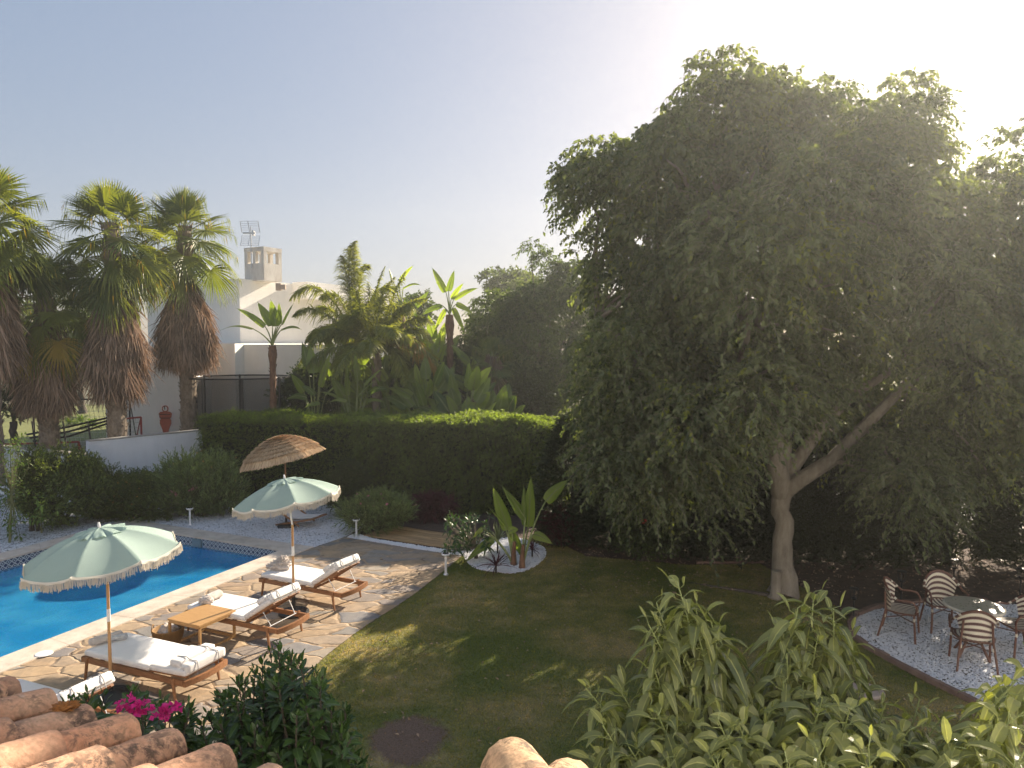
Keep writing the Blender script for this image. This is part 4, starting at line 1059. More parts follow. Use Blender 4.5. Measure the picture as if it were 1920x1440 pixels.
cl += [(W(x_, y_, Yf+.0)+np.array([0, 2.0, 0]), .62) for x_, y_ in ((1200, 740), (1260, 690), (1320, 740), (1250, 800), (1350, 680), (1190, 660), (1400, 740), (1165, 785), (1235, 775), (1290, 800), (1185, 825), (1330, 800))]  # rear clumps added so the crown keeps sun off the lawn
LZ = np.array([(1430, 930), (1480, 810), (1580, 730), (1700, 670), (1760, 700), (1660, 830), (1580, 900), (1500, 935)], float)
def topx(w_): 
    v = w_-np.array([0, 0, HC]); f_ = v[1]*cs-v[2]*sn; return np.array([960+v[0]/f_*F, 720-(v[1]*sn+v[2]*cs)/f_*F])
cl = [(w_, r_) for w_, r_ in cl if not (w_[1] < Yf+.6 and min(np.linalg.norm(topx(w_)-((LZ[i]*(1-s_)+LZ[(i+1) % len(LZ)]*s_))) for i in range(len(LZ)) for s_ in (0, .5)) < 38 or (w_[1] < Yf+.6 and inpoly(topx(w_)[None], LZ)[0]))]
ex = [([ff, W(1500, 900, Yf), W(1560, 862, Yf-.1), W(1620, 800, Yf-.3), W(1700, 720, Yf-.2), W(1790, 660, Yf)], .16, .06),
      ([ff, W(1490, 870, Yf+.2), W(1540, 800, Yf+.3), W(1600, 740, Yf+.2), W(1680, 690, Yf)], .15, .06),
      ([ff, W(1455, 860, Yf), W(1440, 760, Yf-.2), W(1400, 620, Yf), W(1350, 450, Yf)], .2, .06),
      ([ff, W(1470, 800, Yf+.3), W(1520, 600, Yf+.5), W(1560, 400, Yf+.3), W(1600, 280, Yf)], .16, .04),
      ([W(1440, 780, Yf-.2), W(1380, 740, Yf-.3), W(1300, 690, Yf), W(1200, 660, Yf), W(1120, 600, Yf)], .11, .04)]
tree('ficus_tree', 'large weeping ficus with a smooth forked trunk standing on the lawn edge', 'tree', fb, ff, cl, M['ficus'], M['bark'], r0=.19, dens=31, nl=13, slen=.4, grav=.7, leafL=.09, leafW=.055, extra=ex, limbs_to=.5)
out2 = [(1840, 440), (1890, 350), (1970, 290), (2080, 300), (2150, 500), (2150, 800), (2050, 900), (1930, 880), (1880, 780), (1850, 600)]
Y2 = 12.3
tree('ficus_tree', 'second weeping ficus cut by the right picture edge, its crown hanging beside the sunny sky', 'tree', W(2020, 1150, Y2)*np.array([1, 1, 0]), W(2015, 900, Y2), poly_clumps(out2, Y2, 74, 2.0, .68, 2, 8), M['ficus'], M['bark'], r0=.2, dens=30, nl=12, slen=.38, grav=.55, leafL=.09, leafW=.055, limbs_to=.6)
out3 = [(915, 610), (950, 575), (1000, 555), (1030, 540), (1060, 510), (1080, 540), (1105, 620), (1110, 740), (1070, 760), (990, 740), (930, 700), (905, 640)]
Y3 = 28.5
tree('ficus_tree', 'weeping ficus standing behind the vine covered hedge, left of the large one', 'tree', W(1015, 900, Y3)*np.array([1, 1, 0])+np.array([0, 0, .6]), W(1015, 745, Y3), poly_clumps(out3, Y3, 40, 2.4, .8, 2, 5)+[(W(1000, 470, Y3), .35), (W(1022, 492, Y3), .45), (W(1040, 520, Y3), .5)], M['ficus2'], M['bark'], r0=.17, dens=25, nl=10, slen=.5, grav=.6, leafL=.12, leafW=.065, limbs_to=.4)
# cut stump and surface root beside the trunk
g = Geo(); sp = G(1453, 1122); g.tube([(0, 0, 0), (.01, 0, .05), (.01, .01, .3), (.02, .0, .5)], [.14, .1, .085, .09], 12)
o = build_tag(g, 'tree_stump', M['bark'], 'short pale cut stump right beside the ficus trunk', 'stump', smooth=True); o.location = sp
g = Geo(); g.tube([G(1448, 1120)+np.array([0, 0, .02]), G(1400, 1112)+np.array([0, 0, .03]), G(1350, 1104)+np.array([0, 0, .02]), G(1290, 1092)], [.05, .035, .028, .012], 8)
build_tag(g, 'surface_root', M['barkdark'], 'long root crossing the grass left of the stump', 'root', smooth=True)
# ------------------------------------------------------------------ boundary planting behind the ficus
def conifer_parts(root, h, r, seed, dens=1):
    g = Geo(); g.tube([(0, 0, 0), (.02, 0, h*.4), (0, 0, h*.95)], [.11, .08, .02], 8); g.build('trunk', M['barkdark'], root)
    n = int(3400*h/3*dens); z = .08+(h-.08)*rs.rand(n); rr = r*np.clip(1.05-(z/h)**3, .05, 1)*rs.uniform(.25, 1, n)**.5
    a = rs.rand(n)*6.283; S = np.stack([rr*np.cos(a), rr*np.sin(a), z], -1)
    gl = Geo(); gt = Geo(); D = np.stack([np.cos(a), np.sin(a), np.full(n, .9)], -1)+rs.normal(0, .3, (n, 3))
    shoots(gl, gt, S, D, .28, 7, .11, .034, grav=.2, ldroop=.0, side=.5, along=.9)
    gl.build('foliage', M['conifer'], root, attr=True); gt.build('twigs', M['barkdark'], root)
spots = [(1075, 1012), (1150, 1022), (1225, 1030), (1300, 1038), (1372, 1042), (1450, 1044), (1530, 1050), (1610, 1056), (1690, 1050), (1775, 1052), (1960, 1075), (2040, 1080)]
protos = []
lbls = ['dark boundary conifer %s' % s for s in ('behind the strelitzia bed', 'right of the strelitzia bed behind the lawn corner', 'behind the red flower at the lawn end', 'behind the low stone edge', 'left of the ficus trunk', 'directly behind the ficus trunk', 'right of the ficus trunk', 'behind the leftmost stake lantern', 'behind the left woven chair', 'beside the bright gap near the fence', 'at the right edge of the picture beyond the gap', 'outside the right edge behind the second ficus', 'left of the strelitzia bed behind the hedge end')]
for i, (px, py) in enumerate(spots):
    p = G(px, py+2)
    if i < 3:
        root = empty('boundary_conifer', (p[0], p[1], 0), 0); root.scale = (1, 1, .78); conifer_parts(root, 3.6, .8, i); protos.append(root)
    else:
        root = copy_tree(protos[i % 3]); root.location = (p[0], p[1], 0); s_ = (.76 if i < 5 or i == 12 else 1)+.1*math.sin(i*2.3); root.scale = (1, 1, s_)
    root.rotation_euler = (0, 0, i*1.3)
    tag(root, lbls[i], 'conifer', 'dark conifers along the boundary')
g = Geo()
for a, b in (((1310, 1056), (1428, 1055)),):
    A, B = G(*a), G(*b); n = 7
    for k in range(n): 
        c = A+(B-A)*(k+.5)/n; g.box((c[0], c[1], .02), (.28, .07, .05), rz=rs.uniform(-.1, .1))
build_tag(g, 'stone_edging', M['brick'], 'low stone edging behind the lawn left of the ficus', 'edging')
g = Geo()
E0, E1 = W(1840, 1045, 17.5), W(1925, 1045, 17)
for k in range(26):
    c = E0+(E1+np.array([2, 0, 0])-E0)*k/25; g.box((c[0], c[1], .75), (.03, .03, 1.3))
for z in (.2, 1.3): g.box(((E0[0]+E1[0]+2)/2, (E0[1]+E1[1])/2, z), (E1[0]+2-E0[0]+.2, .045, .05), rz=math.atan2(E1[1]-E0[1], E1[0]+2-E0[0]))
build_tag(g, 'picket_fence', M['whitemetal'], 'white picket fence beyond the gap in the boundary trees at the right', 'fence')
# ------------------------------------------------------------------ hedges
def hedge(name, label, p0, p1, th, h, matname, n, L, Wd, seed, ragged=.08, top_up=.5, z0=0, slen=.16, nl=6, grav=.1):
    p0 = np.array(p0[:2]); p1 = np.array(p1[:2]); d = p1-p0; Ln = np.linalg.norm(d); d /= Ln; nrm = np.array([d[1], -d[0]])
    if nrm[1] > 0: nrm = -nrm
    root = empty(name, (*((p0+p1)/2), z0), 0, label, 'hedge')
    g = Geo(); c = (p0+p1)/2-nrm*th/2
    g.box((*(c-(p0+p1)/2), (h-.22)/2), (Ln-.3, th-.4, h-.22), rz=math.atan2(d[1], d[0])); g.build('block_core', M['coredark'], root)  # solid dark box added inside so light cannot pass through the leaves
    gl = Geo(); gt = Geo()
    from mathutils import noise as mn
    def lay(k, face):
        u = rs.rand(k)*Ln; v = rs.rand(k)
        if face == 'front': off = np.zeros(k); z = v*h
        elif face == 'top': off = v*th; z = np.full(k, h)
        elif face == 'back': off = np.full(k, th); z = v*h
        else: off = v*th; z = rs.rand(k)*h; u = np.where(rs.rand(k) < .5, 0, Ln)
        nz = np.array([mn.noise(Vector((a*.8, b*.8+seed, c_*.8))) + .5*mn.noise(Vector((a*2.5, b*2.5+seed, c_*2.5))) for a, b, c_ in zip(u, z, off)])
        out = nz*ragged*2.2-rs.rand(k)*.16
        xy = p0[None]+d[None]*u[:, None]-nrm[None]*off[:, None]-(p0+p1)/2
        nv = {'front': nrm, 'top': np.zeros(2), 'back': -nrm}.get(face, None)
        if nv is None: nv2 = np.where(u[:, None] < 1, -d[None], d[None]); nz_ = 0
        else: nv2 = np.tile(nv, (k, 1)); nz_ = 1.0 if face == 'top' else 0
        S = np.c_[xy+nv2*out[:, None], np.clip(z+(out if face == 'top' else 0), .02, None)]
        D = np.c_[nv2*.7, np.full(k, .25+nz_*top_up)]+rs.normal(0, .4, (k, 3))
        shoots(gl, gt, S, D, slen, nl, L, Wd, grav=grav, ldroop=.1, side=.7, along=.7, tw=.003)
    A_f, A_t, A_e = Ln*h, Ln*th, th*h*2; tot = A_f*1.0+A_t*1.5+A_e*.7+A_f*.25
    lay(int(n*A_f/tot), 'front'); lay(int(n*1.5*A_t/tot), 'top'); lay(int(n*.7*A_e/tot), 'end'); lay(int(n*.25*A_f/tot), 'back')
    gl.build('foliage', M[matname], root, attr=True); gt.build('twigs', M['barkdark'], root)
    return root
hA, hB, hC = G(400, 938), G(652, 950), G(1062, 985)
hA = np.array([-9.2, 20.8]); hB = np.array([-4.35, 19.6]); hC = np.array([1.25, 18.4])
hedge('clipped_hedge', 'clipped dark conifer hedge behind the straw parasol', hA, hB, 1.7, 2.36, 'hedge', 15000, .055, .02, 2, ragged=.06)
hedge('vine_hedge', 'taller hedge overgrown with flowering vine, between the straw parasol and the ficus', hB+np.array([.02, -.02]), hC, 1.8, 2.4, 'hedge_vine', 19000, .06, .034, 9, ragged=.09, top_up=.8, slen=.24, nl=7, grav=.5)
# ------------------------------------------------------------------ bushes
def bush(name, label, cat, c, r, n, L, Wd, mat, slen=.25, nl=8, grav=.1, ldroop=0, flowers=None, group=None, inner=.35, up=.2, upb=.6, clumps=7, z0=0.0, ts=None, ws=None, side=.7, along=.6, stems=6, stemm='barkdark'):
    n = int(n*2.4); c = np.array(c, float); root = empty(name, (c[0], c[1], z0), 0, label, cat, group)
    gl = Geo(); gt = Geo(); g = Geo(); r = np.array(r, float)*1.15; tips = []
    ctr = np.array([0, 0, c[2]-z0])
    cls = [(ctr, r*.72)]
    for k in range(clumps):
        v = unit(rs.normal(0, 1, 3)); v[2] = v[2] if v[2] > -.5 else -v[2]; cls.append((ctr+v*r*.62, r*rs.uniform(.32, .5)))
    tot = sum(q[1].prod()**(2/3) for q in cls)
    for cc, rr in cls:
        S, v = ell(cc, rr, max(4, int(n*rr.prod()**(2/3)/tot)), inner); S[:, 2] = np.maximum(S[:, 2], .03)
        D = v+rs.normal(0, .3, v.shape)+np.array([0, 0, upb]); shoots(gl, gt, S, D, slen, nl, L, Wd, grav=grav, ldroop=ldroop, up=up, side=side, along=along, ts=ts, ws=ws)
        tips.append(S+unit(D)*slen)
        if stems: g.tube(limb((rs.normal(0, .05), rs.normal(0, .05), 0), cc, .03, .01, rise=.02)[0], np.linspace(.03, .01, 9), 5)
    if g.n: g.build('stem', M[stemm], root)
    gt.build('twigs', M[stemm], root); gl.build('foliage', M[mat], root, attr=True)
    if flowers:
        T = np.vstack(tips)
        for mt, spots_, k, sz in flowers:
            gf = Geo(); 
            if spots_ is None: P = T[rs.choice(len(T), k)]+rs.normal(0, .03, (k, 3))
            else: P = np.vstack([np.array(s)-np.array([c[0], c[1], z0])+rs.normal(0, rad, (k, 3)) for s, rad in spots_])
            P = np.repeat(P, 4, 0); gf.leaves(P, rs.normal(0, 1, P.shape)+np.array([0, 0, .5]), rs.normal(0, 1, P.shape), sz, sz*.75, fold=.3); gf.build('blossom', M[mt], root, attr=True)
    return root
def bw(px, py, Y): return W(px, py, Y)
c = bw(112, 925, 17.6); bush('pittosporum_bush', 'dense rounded green bush in front of the lower wall panel', 'bush', c, (1.0, .9, .95), 1700, .07, .034, 'pitto', nl=8, slen=.22, clumps=10)
c = bw(62, 905, 17.0); bush('glossy_shrub', 'thin dark shrub between the young citrus and the rounded bush', 'bush', c+np.array([0, 0, -.1]), (.3, .3, .8), 260, .07, .03, 'abelia', clumps=4)
c = bw(250, 938, 18.4); bush('lantana_bush', 'spreading dark bush with small orange flowers along the wall', 'bush', c+np.array([0, 0, -.1]), (1.15, .8, .66), 1600, .065, .036, 'abelia', clumps=12, flowers=[('orangeflower', None, 60, .03)])
for px, py in ((238, 850), (300, 855), (205, 885)):
    pass
c = bw(376, 930, 18.5); bush('oleander', 'tall oleander with upright narrow leaves and pink flowers left of the straw parasol', 'oleander', c, (.85, .75, .85), 950, .17, .026, 'oleander', nl=10, slen=.5, upb=1.6, up=.5, ldroop=0, clumps=8, side=.5, along=.8, ts=(0, .4, 1), ws=(.2, 1, .1), flowers=[('pink', [(bw(361, 914, 17.9), .04), (bw(328, 924, 17.9), .045), (bw(350, 908, 17.9), .03)], 22, .04), ('orangeflower', None, 16, .03)])
c = bw(205, 925, 18.3); bush('myrtle_shrub', 'small dark shrub squeezed between the rounded bush and the lantana', 'bush', c+np.array([0, 0, -.2]), (.32, .3, .75), 380, .055, .024, 'abelia', clumps=4)
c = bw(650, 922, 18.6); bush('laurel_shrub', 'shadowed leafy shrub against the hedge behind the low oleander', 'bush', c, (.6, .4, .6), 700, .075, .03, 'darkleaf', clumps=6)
c = bw(706, 965, 17.0); bush('oleander', 'low spreading oleander with a few pale pink flowers behind the middle solar lamp', 'oleander', c, (.75, .55, .38), 620, .14, .018, 'oleander', nl=9, slen=.3, upb=1.0, up=.3, clumps=8, side=.5, along=.8, ts=(0, .4, 1), ws=(.2, 1, .1), flowers=[('pink', None, 14, .05)])
c = bw(812, 955, 18.1); bush('red_cordyline', 'dark red spiky shrub in shade behind the reed mat', 'plant', c, (.4, .3, .35), 90, .4, .022, 'redleaf', nl=8, slen=.12, ldroop=.2, clumps=3, ts=(0, .5, 1), ws=(.6, 1, .1))
c = bw(1045, 985, 15.8); bush('red_cordyline', 'dark reddish grassy plant between the strelitzia bed and the conifers', 'plant', c, (.3, .25, .3), 60, .35, .018, 'redleaf', nl=8, slen=.12, ldroop=.2, clumps=3, ts=(0, .5, 1), ws=(.6, 1, .1))
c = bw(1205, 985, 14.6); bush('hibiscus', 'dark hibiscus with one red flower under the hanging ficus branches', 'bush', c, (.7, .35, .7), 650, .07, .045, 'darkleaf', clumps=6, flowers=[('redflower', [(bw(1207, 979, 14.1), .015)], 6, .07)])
c = bw(862, 1000, 15.0)
def rosette_cloud(gl, gt, tips, axes, nleaf, L, Wd, ts, ws, petiole=.03, stemlen=.2, up0=1.1, up1=-.5, droop=.45, fold=.15, young=.6):
    "leaf whorls round shoot tips: upright young leaves in the middle, older ones hanging"
    n = len(tips); k = np.arange(nleaf); f = (k/(nleaf-1))**(.6 if L > .15 else 1)
    ang = (k*2.399)[None]+rs.rand(n, 1)*6.28
    ax = unit(axes)[:, None]
    ref = np.array([1.0, 0.1, 0]); U = unit(np.cross(ax, ref)); V = np.cross(ax, U)
    rad = U*np.cos(ang)[..., None]+V*np.sin(ang)[..., None]
    el = (up0+(up1-up0)*f)[None, :, None]+rs.normal(0, .22, (n, nleaf, 1))
    d = unit(rad*(.35+.65*f)[None, :, None]+ax*el)
    base = tips[:, None]-ax*(f*stemlen)[None, :, None]
    P = base+unit(rad*.8+ax*.4)*petiole
    sz = ((young+(1-young)*np.sin(np.clip(f*1.5, 0, 1)*1.57))[None]*rs.uniform(.65, 1.2, (n, nleaf))*rs.uniform(.8, 1.12, (n, 1))).ravel()
    nm = ax*1.0-rad*el*.6+rs.normal(0, .2, rad.shape)
    dr = np.tile(droop*(.4+.9*f)[None], (n, 1)).ravel()*rs.uniform(.6, 1.4, n*nleaf)
    wsz = sz*np.tile((.55+.45*np.clip(f*4, 0, 1))[None], (n, 1)).ravel()
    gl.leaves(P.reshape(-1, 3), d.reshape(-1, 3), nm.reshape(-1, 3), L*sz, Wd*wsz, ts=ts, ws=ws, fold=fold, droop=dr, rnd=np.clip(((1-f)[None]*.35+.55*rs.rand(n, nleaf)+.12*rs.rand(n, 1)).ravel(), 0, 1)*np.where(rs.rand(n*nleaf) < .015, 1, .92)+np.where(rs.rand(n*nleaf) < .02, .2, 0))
    if gt is not None: gt.sticks(base.reshape(-1, 3), P.reshape(-1, 3), .0025 if L > .15 else .0018)
LT, LW = (0, .12, .35, .62, .85, 1), (.12, .62, 1, .88, .5, .04)
def rosette_bush(name, label, cat, tips, base, L, Wd, mat, nleaf=14, stemlen=.12, stemm='twig', r0=.03, petiole=.02, axes=None, up0=1.2, up1=-.4, droop=.4, hub=None, group=None, flowers=None, young=.6, spread=.45, z0=None, th=None, fold=.15):
    base = np.array(base, float); root = empty(name, base, 0, label, cat, group)
    tips = np.array(tips)-base; hub = np.array([0, 0, tips[:, 2].mean()*.45]) if hub is None else np.array(hub)-base
    ax = unit((tips-hub)*spread+np.array([0, 0, .6])+rs.normal(0, .12, tips.shape)) if axes is None else axes
    gl = Geo(); gt = Geo(); rosette_cloud(gl, gt, tips, ax, nleaf, L, Wd, LT, LW, petiole, stemlen, up0, up1, droop, fold, young)
    gl.build('foliage', M[mat], root, attr=True)
    g = Geo(); g.tube([(0, 0, 0), hub*.5, hub], [r0*1.3, r0, r0*.8], 8); g.build('trunk', M[stemm if r0 < .025 else 'barkdark'], root, smooth=True)
    for t, a in zip(tips, ax):
        p1 = t-a*stemlen*1.2; c1 = (hub*.5+p1*.5)+np.array([0, 0, -.05])
        s = np.linspace(0, 1, 7)[:, None]; P = hub*(1-s)**2+2*s*(1-s)*c1+p1*s*s; P = np.vstack([P, t])
        gt.tube(P, np.linspace(r0*.35, .0035 if L > .1 else .003, len(P)), 5, caps=False)
    gt.build('twigs', M[stemm], root)
    if flowers: flowers(root, base)
    return root
tips = [bw(838+rs.uniform(-6, 80), 962+rs.uniform(0, 66), 14.6+rs.uniform(-.4, .5)) for _ in range(58)]
rosette_bush('schefflera_bush', 'glossy dark leaved bush with bare pale stems at the left of the round pebble bed', 'bush', tips, (-.75, 14.7, .02), .13, .045, 'citrus', 10, .1, 'bark', .035, up0=1, up1=-.3, fold=.1)
# cordylines and pale agave in the bed
def spiky(name, label, p, n, L, Wd, mat, z=.15, droop=.35, el=(0.1, 1.4)):
    root = empty(name, (p[0], p[1], .02), 0, label, 'plant'); a = rs.rand(n)*6.283; e = rs.uniform(*el, n)
    D = np.stack([np.cos(a)*np.cos(e), np.sin(a)*np.cos(e), np.sin(e)], -1); gl = Geo()
    gl.leaves(np.tile([0, 0, z], (n, 1))+rs.normal(0, .012, (n, 3)), D, np.tile([0, 0, 1.0], (n, 1))+rs.normal(0, .1, (n, 3)), L*rs.uniform(.7, 1.15, n), Wd, ts=(0, .3, .7, 1), ws=(.5, 1, .8, .05), droop=droop); gl.build('leaves', M[mat], root, attr=True)
    g = Geo(); g.tube([(0, 0, 0), (0, 0, z)], .02, 6); g.build('stem', M['barkdark'], root)
spiky('red_cordyline', 'dark red grassy cordyline at the front of the pebble bed', G(930, 1076), 60, .45, .018, 'redleaf')
spiky('red_cordyline', 'red cordyline at the right of the pebble bed under the drooping leaf', G(998, 1046), 44, .42, .016, 'redleaf')
spiky('agave_plant', 'pale striped spiky plant in the middle of the pebble bed behind the red one', G(933, 1040), 40, .42, .03, 'agave', z=.3, el=(.3, 1.5), droop=.12)
# bare little shrub
root = empty('bare_shrub', G(1100, 1012), 0, 'small leafless shrub with forked grey branches at the lawn corner', 'shrub'); g = Geo()
def fork(p, d, L, r, k):
    q = p+d*L; g.tube([p, (p+q)/2+rs.normal(0, .02, 3), q], [r, r*.8, r*.6], 5, caps=False)
    if k > 0:
        for _ in range(3 if k > 2 else 2): fork(q, unit(d+rs.normal(0, .5, 3)+np.array([0, 0, .05])), L*.75, r*.6, k-1)
for dx in (-.9, -.5, .2, .7): fork(np.array([0, 0, .12]), unit(np.array([dx, rs.normal(0, .3), .7])), .36, .022, 4)
g.tube([(0, 0, 0), (0, 0, .14)], .045, 8); g.build('branches', M['bark'], root)
# young citrus sapling far left
tips = [bw(20+rs.normal(0, 13)+18*(py-800)/200*rs.uniform(-1, 1), py, 16.2+rs.uniform(-.3, .3)) for py in rs.uniform(812, 1010, 70)]
rosette_bush('citrus_sapling', 'tall thin young citrus with bright leaves at the left picture edge', 'sapling', tips, (*G(18, 1018)[:2], 0), .1, .045, 'citrusyoung', 8, .16, 'twig', .02, hub=bw(22, 930, 16.2), up0=.9, up1=-.2)
tips = [bw(76+rs.normal(0, 16), 950+rs.normal(0, 14), 16.0+rs.uniform(-.2, .2)) for _ in range(10)]
rosette_bush('citrus_sapling', 'low young citrus with light leaves in front of the rounded bush', 'sapling', tips, (*G(78, 1000)[:2], 0), .12, .05, 'citrusyoung', 7, .14, 'twig', .015)
# ------------------------------------------------------------------ strelitzia and banana like leaves
def paddle(gl, gs, b0, b1, tip, width, nrm=None, tear=.35, curl=.25, petr=.016, sag=.12):
    "b0 foot of the leaf stalk, b1 where the blade begins, tip of the blade"
    b0, b1, tip = [np.array(v, float) for v in (b0, b1, tip)]
    Lb = np.linalg.norm(tip-b1); s = np.linspace(0, 1, 7)[:, None]
    c = (b0+b1)/2; c = np.array([b0[0]*.65+b1[0]*.35, b0[1]*.65+b1[1]*.35, (b0[2]*.35+b1[2]*.65)])
    P = b0*(1-s)**2+2*s*(1-s)*c+b1*s*s; gs.tube(P, np.linspace(petr*1.5, petr*.7, 7), 6, caps=False)
    n = 22; t = np.linspace(0, 1, n)
    ax = unit(tip-b1); mid = b1[None]+(tip-b1)[None]*t[:, None]+np.array([0, 0, 1.0])*(sag*Lb*np.sin(t*math.pi)*(1-abs(ax[2])))[:, None]
    if nrm is None: nrm = unit(np.array([rs.normal(0, .5), -1+rs.normal(0, .4), .5+rs.rand()]))
    S = unit(np.cross(ax, nrm)); U = np.cross(S, ax)
    wp = np.clip(np.sin(np.clip(t*1.02+.06, 0, 1)**.62*math.pi)**.6, .03, 1)*(1-.25*t); wp[-1] = .02
    rnd = rs.rand()
    for sd in (-1, 1):
        k = 0
        while k < n-1:
            m = k+rs.randint(2, 7) if rs.rand() < tear else n-1
            m = min(m, n-1)
            dr = rs.uniform(-.1, .5)*curl*(1 if m-k < n-1 else .3); V = np.zeros((m-k+1, 4, 3)); A = np.zeros_like(V)
            for i, q in enumerate(range(k, m+1)):
                w_ = width/2*wp[q]; edge = .86 if (i == 0 or i == m-k) and k > 0 and m < n-1 else 1.0
                for j, u in enumerate((0, .35, .7, 1)):
                    lift = .22*u-curl*u*u-dr*u*u
                    sh = -.18*u*width*(1-edge)*8*(1 if i == 0 else -1)*.2
                    V[i, j] = mid[q]+S*sd*w_*u*math.sqrt(max(.2, 1-.3*u*u))+U*w_*lift*1.3+ax*(.12*w_*u+sh*.3)+np.array([0, 0, -.25])*w_*u*u*max(0, dr*2)
                    A[i, j] = (u*sd, t[q], rnd)
            gl.grid(V, A=A); k = m if m-k < n-1 else n-1
            if k >= n-1: break
    gs.tube(mid, np.linspace(petr*.75, .003, n), 5, caps=False)
def pw(px, py, Y): return W(px, py, Y)
def strel(name, label, cat, foot, Y, leaves, trunk=None, trunk_r=.09, group=None, mat='banana', tear=.35, footpx=None, yj=.5):
    foot = np.array(foot, float); root = empty(name, foot, 0, label, cat, group); gl = Geo(); gs = Geo()
    tp = foot if trunk is None else np.array(trunk)
    for lf in leaves:
        (bx, by), (tx_, ty_), wd = lf[:3]; y1 = Y+rs.uniform(-yj, yj)*.4; y2 = y1+rs.uniform(-yj, yj); 
        f0 = lf[3] if len(lf) > 3 else tp
        paddle(gl, gs, np.array(f0)-foot, pw(bx, by, y1)-foot, pw(tx_, ty_, y2)-foot, wd/F*Y, tear=tear, petr=.018 if trunk is None else .02)
    gl.build('leaves', M[mat], root, attr=True, smooth=True); gs.build('leaf_stalks', M['petiole'], root)
    if trunk is not None:
        g = Geo(); s = np.linspace(0, 1, 14)[:, None]; P = (tp-foot)*s; rr = trunk_r*(1+.12*np.sin(np.arange(14)*2.2)); rr[-3:] *= np.array([1.15, 1.35, 1.1])
        g.tube(P, rr, 10); n = 90; z = rs.rand(n); a = rs.rand(n)*6.28; A_ = (tp-foot)*z[:, None]+np.stack([np.cos(a), np.sin(a), a*0], -1)*trunk_r*.9
        g.sticks(A_, A_+np.stack([np.cos(a)*.06, np.sin(a)*.06, np.full(n, .06)], -1), .02, .004, 4); g.build('trunk', M['dryfibre'], root)
    return root
f1, f2 = G(963, 1061), G(979, 1067)
strel('strelitzia', 'tall strelitzia with broad torn leaves in the round pebble bed', 'plant', (f1+f2)/2, 14.45, [
    ((953, 993), (923, 909), 33, f1), ((946, 986), (913, 948), 22, f1), ((985, 972), (939, 909), 26, f2), ((991, 988), (996, 890), 30, f2), ((1023, 940), (1066, 899), 30, f2),
    ((1000, 1001), (1037, 1021), 26, f2), ((925, 1010), (871, 1056), 26, f1), ((953, 998), (973, 992), 22, f1), ((983, 985), (982, 905), 16, f2), ((960, 1000), (985, 1055), 22, f1), ((905, 990), (885, 1010), 14, f1)], tear=.45, yj=.25)
g = Geo(); 
for f_ in (f1, f2): g.tube([f_, f_+np.array([.0, 0, .25]), f_+np.array([.02, 0, .5])], [.07, .05, .03], 8)
build_tag(g, 'strelitzia_stump', M['dryfibre'], 'fibrous brown stem bases of the strelitzia in the pebble bed', 'plant base')
Yg = 24.0
strel('giant_strelitzia', 'single giant strelitzia on a slim fibrous trunk in front of the white house', 'plant', (*W(512, 790, Yg)[:2], .6), Yg, [
    ((475, 617), (408, 622), 15), ((497, 612), (441, 577), 16), ((511, 611), (482, 565), 25), ((518, 612), (507, 560), 25), ((524, 607), (523, 566), 15), ((529, 607), (551, 568), 18), ((528, 618), (566, 618), 15)], trunk=W(511, 648, Yg), trunk_r=.1, tear=.15)
Yt = 26.5
strel('giant_strelitzia', 'tallest strelitzia above the palms, two upright leaves against the sky', 'plant', (*W(845, 800, Yt)[:2], .6), Yt, [
    ((836, 548), (809, 500), 20), ((841, 546), (852, 505), 16), ((852, 560), (898, 540), 18), ((855, 570), (888, 590), 16), ((828, 572), (790, 592), 18), ((850, 578), (872, 625), 16), ((835, 580), (812, 625), 16), ((846, 560), (870, 530), 14)], trunk=W(843, 590, Yt), trunk_r=.12)
strel('giant_strelitzia', 'strelitzia with two narrow upright leaves right of the tall feather palm', 'plant', (*W(752, 800, Yt)[:2], .6), Yt, [
    ((737, 528), (729, 503), 10), ((748, 528), (776, 497), 12), ((756, 540), (790, 535), 12), ((742, 540), (715, 545), 12), ((760, 560), (785, 600), 14), ((780, 575), (805, 545), 15)], trunk=W(752, 585, Yt), trunk_r=.11)
strel('strelitzia', 'strelitzia cluster with a bright yellow green leaf behind the left end of the hedge', 'plant', (*W(590, 800, 23.4)[:2], .6), 23.4, [
    ((588, 700), (581, 646), 28), ((578, 690), (566, 640), 26), ((570, 735), (545, 700), 22), ((600, 725), (620, 660), 20), ((575, 745), (535, 750), 16), ((590, 740), (560, 720), 18), ((610, 740), (640, 720), 18), ((600, 700), (612, 650), 14), ((600, 755), (570, 765), 14)], tear=.3)
strel('strelitzia', 'strelitzia fan of broad light leaves right behind the middle of the hedge', 'plant', (*W(664, 800, 22.9)[:2], .6), 22.9, [
    ((653, 742), (650, 683), 17), ((671, 714), (665, 660), 16), ((645, 742), (620, 706), 28), ((683, 722), (718, 690), 20), ((671, 743), (708, 712), 15), ((683, 752), (724, 756), 11), ((650, 752), (615, 755), 12), ((690, 735), (730, 730), 20), ((640, 748), (600, 735), 16)], tear=.15)
